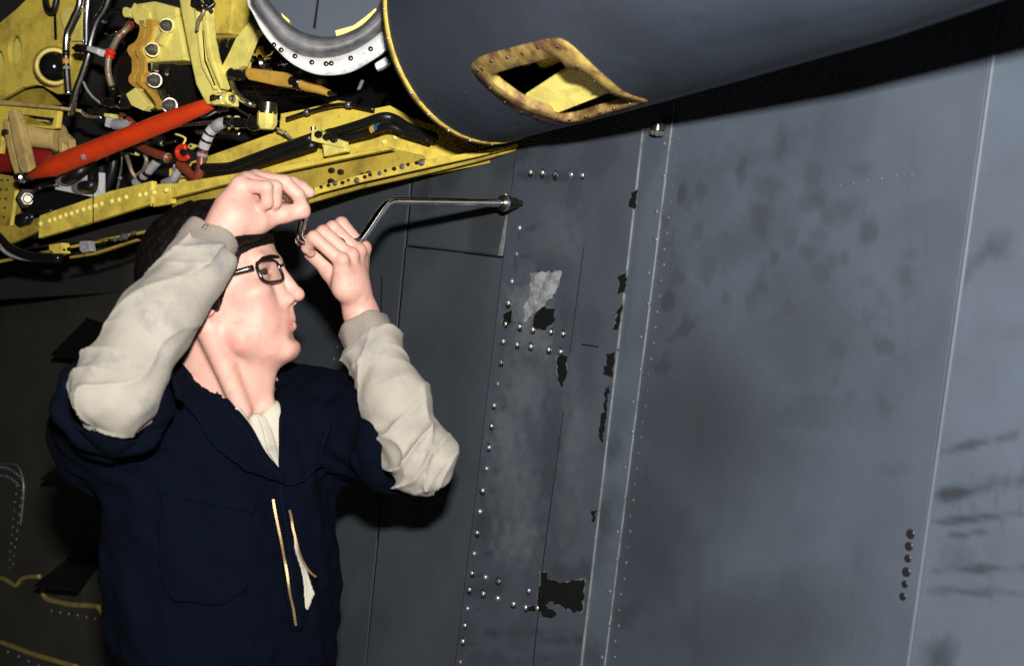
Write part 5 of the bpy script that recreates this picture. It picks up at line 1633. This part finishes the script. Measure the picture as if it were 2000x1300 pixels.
# ------------------------------------------------------------------ clothing
M['navy'] = mat_cloth('navy_cotton', (.0011, .0023, .0068), (.002, .003, .0065), 1200, .95, .6, .0, .35)
M['tan_fleece'] = mat_cloth('tan_fleece', (.325, .298, .253), (.15, .145, .135), 700, .95, .8, .05, .3)
M['cuff'] = mat_cloth('taupe_rib', (.25, .212, .178), (.19, .165, .14), 900, .95, .3, .0, .4)
M['shirt'] = mat_cloth('pale_shirt', (.47, .44, .36), (.38, .36, .3), 900, .9, .3, .0, .2)
M['boot'] = mat_paint('black_boot_leather', (.012, .012, .012), (.03, .028, .025), .5, .5)
fold = Noise(31, 14)
def wr_noise(p, axis, sc, st):
    """folds: noise squeezed along the limb, stretched round it"""
    ax_ = unit(axis)
    a = p @ ax_
    q = (p - a[:, None] * ax_) * st + (a[:, None] * ax_)
    return fold(q, sc)

# coveralls
Cv = Body()
RT = np.stack([BF, BL, ZV])
Cv.ell(T(.005, 0, 1.30), (.130, .172, .24), RT, .04)
Cv.ell(T(.008, .012, 1.06), (.118, .148, .26), RT, .08)
Cv.ell(T(.0, 0, 1.455), (.085, .165, .055), RT, .06)
for s, sh_ in ((1, L_sh), (-1, R_sh)):
    Cv.cone(T(-.02, .05 * s, 1.50), sh_, .045, .062, .04)
Lend = L_sh + (L_el - L_sh) * .74
Cv.cone(L_sh, Lend, .068, .060, .05)
Rend = R_sh + (R_el - R_sh) * .80
Cv.cone(R_sh, Rend, .070, .064, .05)
for s in (-1, 1):
    Cv.cone(T(0, .095 * s, .98), T(.015, .105 * s, .52), .098, .082, .05)
    Cv.cone(T(.015, .105 * s, .52), T(-.02, .11 * s, .11), .080, .068, .04)
# neck opening
Cv.cone(T(.035, 0, 1.475), T(.06, 0, 1.62), .062, .085, .012, '-')
Cv.cone(T(.15, -.005, 1.455), T(.11, .0, 1.60), .035, .06, .02, '-')
# open ends of the pushed-up sleeves
Cv.cone(L_el + (L_el - L_sh) * .3, Lend - (L_el - L_sh) * .02, .048, .045, .006, '-')
Cv.cone(R_el + (R_el - R_sh) * .4, Rend - (R_el - R_sh) * .02, .060, .057, .006, '-')
Cv.add(lambda p: .0035 * fold(p * np.array([1, 1, .45]), .10) + .0018 * fold(p[:, [1, 2, 0]], .045)
       + .004 * wr_noise(p, L_el - L_sh, .07, .3) * np.exp(-(np.linalg.norm(p - (L_sh + Lend) / 2, axis=1) / .11) ** 2)
       + .005 * wr_noise(p, R_el - R_sh, .08, .3) * np.exp(-(np.linalg.norm(p - (R_sh + Rend) / 2, axis=1) / .11) ** 2), (0, 0, 0), 0, 0, 'n')
cv, cq = Cv.mesh(0.0045)
cover = mk('coveralls', cv, cq, M['navy'], person, True, 'navy cotton coveralls open at the neck')
ct = bvh_of(cover)
# rolled rims at the sleeve ends
def rim_ring(c, ax_, R_, r_, par, nm, sq=1.0, tilt=0.0):
    ax_ = unit(ax_); a = unit(np.cross(ax_, ZV)); b_ = np.cross(ax_, a)
    pts_ = []
    for i in range(41):
        t = 2 * math.pi * i / 40
        w = 1 + .05 * math.sin(3 * t + 1) + .03 * math.sin(7 * t)
        pts_.append(c + (a * math.cos(t) + b_ * math.sin(t) * sq) * R_ * w + ax_ * .006 * math.sin(2 * t + 2))
    rr = [r_ * (1 + .18 * math.sin(9 * 2 * math.pi * i / 40)) for i in range(41)]
    V, F = sweep(pts_, rr, 10, False)
    mk(nm, V, F, M['navy'], par, True)
rim_ring(Lend + (L_el - L_sh) * .01, L_el - L_sh, .055, .009, cover, 'sleeve_hem')
rim_ring(Rend + (R_el - R_sh) * .01, R_el - R_sh, .062, .011, cover, 'sleeve_hem')

# tan shirt sleeves: loose cloth with creases at the elbow
def sleeve(el_, wr_, sh_, r_el, r_mid, r_cuff, seed, hang):
    Sv = Body()
    d_ = wr_ - el_; L_ = np.linalg.norm(d_); d_ = d_ / L_
    up_ = unit(sh_ - el_)
    endp = wr_ - d_ * .037
    mid_ = el_ + d_ * L_ * .45 + hang
    Sv.cone(el_ + up_ * .080, el_, r_el * .74, r_el, .02)
    Sv.cone(el_, mid_, r_el, r_mid, .03)
    Sv.cone(mid_, endp, r_mid, r_cuff * 1.05, .03)
    Sv.ell(endp - d_ * .016, (r_cuff * 1.10,) * 3, None, .012)
    pl = endp + d_ * .004
    Sv.add(lambda p: (p - pl) @ d_, endp, .3, .002, '&')
    ns = Noise(seed, 14)
    e1 = unit(np.cross(d_, ZV)); e2 = np.cross(d_, e1)
    def creases(p):
        w = p - el_
        a_ = w @ d_
        th = np.arctan2(w @ e1, w @ e2)
        warp = ns(p, .16)
        r1 = 1 - np.abs(np.sin(math.pi * (a_ / .034 + .45 * np.sin(th + seed) + .25 * warp)))
        r2 = 1 - np.abs(np.sin(math.pi * (a_ / .028 + .6 * np.sin(th * 1.0 + 2 + seed) + .3 * warp)))
        r3 = 1 - np.abs(np.sin(1.5 * th + a_ * 20 + warp * .8 + seed))
        en1 = np.exp(-((a_ - .01) / .055) ** 2) * (.45 + .55 * np.sin(th + seed))
        en2 = np.exp(-((a_ - np.linalg.norm(endp - el_)) / .05) ** 2) * (.5 + .5 * np.sin(th * 2 + seed))
        return -(.0105 * r1 ** 2 * np.clip(en1, 0, 1) + .0060 * r2 ** 2 * en2 + .0050 * r3 ** 3) + .0034 * warp + .0010 * ns(p[:, [2, 0, 1]], .05)
    Sv.add(creases, (0, 0, 0), 0, 0, 'n')
    v_, q_ = Sv.mesh(0.0025)
    o = mk('shirt_sleeve', v_, q_, M['tan_fleece'], person, True)
    # cuff: rolled rib band
    Cf = Body()
    Cf.cone(endp - d_ * .004, wr_ + d_ * .02, r_cuff, r_cuff * .94, .0)
    Cf.add(lambda p: (p - (wr_ - d_ * .003)) @ d_, endp, .2, .004, '&')
    Cf.add(lambda p: -((p - (endp - d_ * .002)) @ d_), endp, .2, .004, '&')
    Cf.cone(endp, wr_ + d_ * .06, r_cuff * .80, r_cuff * .78, .003, '-')
    a_ = unit(np.cross(d_, ZV)); b_ = np.cross(d_, a_)
    Cf.add(lambda p: .0006 * np.sin(46 * np.arctan2((p - endp) @ a_, (p - endp) @ b_)) + .0012 * ns(p, .05), (0, 0, 0), 0, 0, 'n')
    v_, q_ = Cf.mesh(0.002)
    mk('cuff', v_, q_, M['cuff'], o, True)
    return o
sL = sleeve(L_el, L_cu, L_sh, .0415, .0395, .0375, 41, np.array([.006, 0, -.002]))
sR = sleeve(R_el, R_cu, R_sh, .0475, .0425, .0375, 47, np.array([-.006, 0, .002]))

# shirt front, lapels, pocket, placket, zips
shirt = patch('shirt_front', [(452, 796), (470, 800), (488, 806), (512, 780), (520, 742), (532, 738), (542, 800), (549, 942), (520, 905), (480, 845)], ct, .006, .002, M['shirt'], person, 2.5)
patch('shirt_placket', [(495, 806), (508, 800), (530, 870), (545, 930), (538, 928), (515, 880)], ct, .009, .002, M['shirt'], shirt, 4)
patch('lapel', [(352, 688), (372, 704), (420, 760), (470, 830), (520, 905), (548, 946), (538, 944), (470, 925), (420, 880), (382, 822), (330, 780), (318, 735)], ct, .009, .004, M['navy'], cover, 3)
patch('lapel', [(516, 730), (532, 742), (540, 790), (548, 944), (556, 950), (600, 930), (640, 880), (652, 840), (640, 800), (590, 770), (545, 745)], ct, .008, .004, M['navy'], cover, 3)
pk = patch('chest_pocket', [(312, 950), (490, 990), (480, 1150), (440, 1180), (340, 1170), (318, 1140)], ct, .004, .003, M['navy'], cover, 7)
patch('pocket_flap', [(310, 936), (400, 950), (494, 975), (494, 1006), (400, 985), (312, 968)], ct, .008, .003, M['navy'], pk, 6)
patch('front_placket', [(528, 950), (560, 950), (575, 1030), (590, 1180), (584, 1230), (562, 1225), (548, 1120), (536, 1020)], ct, .005, .003, M['navy'], cover, 5)
patch('shirt_gap', [(560, 1018), (574, 1060), (592, 1116), (605, 1158), (588, 1194), (577, 1120), (565, 1065)], ct, .010, .002, M['shirt'], shirt, 3)
def zipper(pts_, lab):
    o0 = Vector((0, 0, ZC))
    line = catmull([np.array([x, y, 0.0]) for x, y in pts_], 10)
    out = []
    for q in line:
        r = Vector(((q[0] - 1000) / FPX, 1.0, -(q[1] - 650) / FPX)).normalized()
        hit, nrm, _, _ = ct.ray_cast(o0, r, 6)
        if hit is not None:
            if nrm.dot(r) > 0: nrm = -nrm
            out.append(np.array(hit) + np.array(nrm) * .0105)
    out = np.array(out)
    for _ in range(12):
        out[1:-1] = (out[:-2] + 2 * out[1:-1] + out[2:]) / 4
    V, F = sweep(out + 0, .0026, 8)
    tape = mk('zip_tape', V, F, M['navy'], cover, True)
    seg = np.linalg.norm(np.diff(out, axis=0), axis=1); cum = np.concatenate([[0], np.cumsum(seg)])
    VV, FF = [], []
    for d in np.arange(0, cum[-1], .0021):
        i = min(np.searchsorted(cum, d, 'right') - 1, len(out) - 2)
        t = (d - cum[i]) / max(seg[i], 1e-9)
        p = out[i] + (out[i + 1] - out[i]) * t
        ax_ = unit(out[i + 1] - out[i]); vd = unit(np.array([0, 0, ZC]) - p); sd_ = unit(np.cross(ax_, vd))
        c_ = p + vd * .0024
        b0 = len(VV)
        for a1 in (-.0007, .0007):
            for b1 in (-.0015, .0015):
                for c1_ in (-.001, .001):
                    VV.append(c_ + ax_ * a1 + sd_ * b1 + vd * c1_)
        FF += [tuple(b0 + k_ for k_ in f) for f in ((0, 1, 3, 2), (4, 6, 7, 5), (0, 4, 5, 1), (2, 3, 7, 6), (0, 2, 6, 4), (1, 5, 7, 3))]
    z = mk('zip_teeth', VV, FF, M['brass'], tape, False, lab)
    z['kind'] = 'stuff'
zipper([(525, 978), (530, 1010), (542, 1065), (553, 1120), (563, 1175), (571, 1218)], 'brass zip teeth beside the chest pocket')
zipper([(556, 996), (562, 1030), (574, 1070), (590, 1105), (606, 1125)], 'brass zip teeth on the far edge')

M['stitch'] = mat_cloth('navy_thread', (.0035, .005, .012), (.004, .006, .012), 1200, .9, .3)
def stitch(pts_, off, par):
    o0 = Vector((0, 0, ZC)); out = []
    for q in catmull([np.array([x, y, 0.0]) for x, y in pts_], 8):
        r = Vector(((q[0] - 1000) / FPX, 1.0, -(q[1] - 650) / FPX)).normalized()
        hit, nrm, _, _ = ct.ray_cast(o0, r, 6)
        if hit is not None:
            if nrm.dot(r) > 0: nrm = -nrm
            out.append(np.array(hit) + np.array(nrm) * off)
    V, F = sweep(out, .0009, 5)
    mk('stitching', V, F, M['stitch'], par, True)
stitch([(360, 702), (412, 765), (462, 835), (512, 908), (540, 942)], .0135, cover)
stitch([(540, 950), (550, 1020), (562, 1110), (574, 1222)], .0085, cover)
stitch([(648, 842), (636, 880), (598, 926), (558, 946)], .0125, cover)
def edge_roll(pts_, r_):
    o0 = Vector((0, 0, ZC)); out = []
    for q in catmull([np.array([x, y, 0.0]) for x, y in pts_], 8):
        r = Vector(((q[0] - 1000) / FPX, 1.0, -(q[1] - 650) / FPX)).normalized()
        hit, nrm, _, _ = ct.ray_cast(o0, r, 6)
        if hit is not None:
            if nrm.dot(r) > 0: nrm = -nrm
            out.append(np.array(hit) + np.array(nrm) * .010)
    out = np.array(out)
    keep = [i for i in range(len(out)) if abs(out[i, 1] - np.median(out[max(0, i - 5):i + 6, 1])) < .03]
    out = out[keep]
    for _ in range(6):
        out[1:-1] = (out[:-2] + 2 * out[1:-1] + out[2:]) / 4
    V, F = sweep(out, r_, 10)
    mk('collar_edge', V, F, M['navy'], cover, True)
edge_roll([(362, 698), (378, 712), (420, 762), (470, 832), (520, 906), (546, 943)], .0055)
edge_roll([(524, 742), (537, 760), (543, 800), (547, 880), (549, 942)], .0045)
# boots
for s in (-1, 1):
    Bt = Body()
    Bt.cone(T(-.03, .11 * s, .16), T(-.03, .11 * s, .06), .056, .052, .02)
    Bt.cone(T(-.04, .11 * s, .045), T(.15, .125 * s, .04), .048, .044, .03)
    Bt.add(lambda p: -p[:, 2] + .002, T(0, .11 * s, 0), .4, .004, '&')
    v_, q_ = Bt.mesh(0.006)
    mk('boot', v_, q_, M['boot'], person, True)

# ------------------------------------------------------------------ eyeglasses
gl = thing('eyeglasses', 'black plastic rimmed eyeglasses on the face', 'glasses', Hd(75, 0, 0))
def gpt(y, z, s):
    """rim plane: wraps back towards the temples"""
    return Hd(86 - 20 * ((abs(y) - 10) / 58.0) ** 1.2 - (2.0 * z / 18), s * abs(y), z)
M['frame_black'] = mat_plain('black_acetate', (.006, .006, .007), .18)
mG, ntg, bg = nodes('lens_glass')
tr_ = ntg.nodes.new('ShaderNodeBsdfTransparent'); tr_.inputs[0].default_value = (.96, .97, .965, 1)
gs_ = ntg.nodes.new('ShaderNodeBsdfGlossy'); gs_.inputs['Roughness'].default_value = .03
mx_ = ntg.nodes.new('ShaderNodeMixShader'); mx_.inputs[0].default_value = .07
ntg.links.new(tr_.outputs[0], mx_.inputs[1]); ntg.links.new(gs_.outputs[0], mx_.inputs[2])
ntg.links.new(mx_.outputs[0], ntg.nodes['Material Output'].inputs['Surface'])
ntg.nodes.remove(bg)
for s in (-1, 1):
    loop = []
    for i in range(49):
        t = 2 * math.pi * i / 48
        cy, cz = math.cos(t), math.sin(t)
        e = 3.8
        yy = 37.5 + 25.5 * np.sign(cy) * abs(cy) ** (2 / e); zz = -3.5 + 15.5 * np.sign(cz) * abs(cz) ** (2 / e)
        loop.append(gpt(yy, zz, s))
    V, F = sweep(loop, .0024, 8, False)
    rm = mk('rim', V, F, M['frame_black'], gl, True)
    ring_ = loop[:-1]
    cc = np.mean(ring_, axis=0)
    k_ = len(ring_)
    V = ring_ + [p + unit(cc - p) * .0 + (-HFw) * .0012 for p in ring_]
    prism('lens', ring_, -HFw * .0012, mG, gl, bevel=0)
    V, F = [], []
    hinge, ear = Hd(66, 66 * s, 5), Hd(-8, 79 * s, 6)
    tp = [Hd(64, 65 * s, 5), Hd(60, 69 * s, 5), Hd(30, 76 * s, 5), Hd(-2, 80 * s, 5), Hd(-18, 80 * s, -4), Hd(-26, 79 * s, -22)]
    c_ = catmull(tp, 6)
    for i, p in enumerate(c_):
        hgt = .0036 - .0008 * i / len(c_)
        for a, bb in ((-.0012, -1), (.0012, -1), (.0012, 1), (-.0012, 1)):
            V.append(p + HL * a * s + HUp * hgt * bb)
    for i in range(len(c_) - 1):
        for j in range(4):
            F.append((i * 4 + j, i * 4 + (j + 1) % 4, (i + 1) * 4 + (j + 1) % 4, (i + 1) * 4 + j))
    F += [(0, 1, 2, 3), tuple(4 * (len(c_) - 1) + q for q in (3, 2, 1, 0))]
    mk('temple', V, F, M['frame_black'], gl, True)
V, F = sweep(catmull([gpt(13, 2, 1), Hd(90, 0, 4), gpt(13, 2, -1)], 8), .0022, 8)
mk('bridge', V, F, M['frame_black'], gl, True)
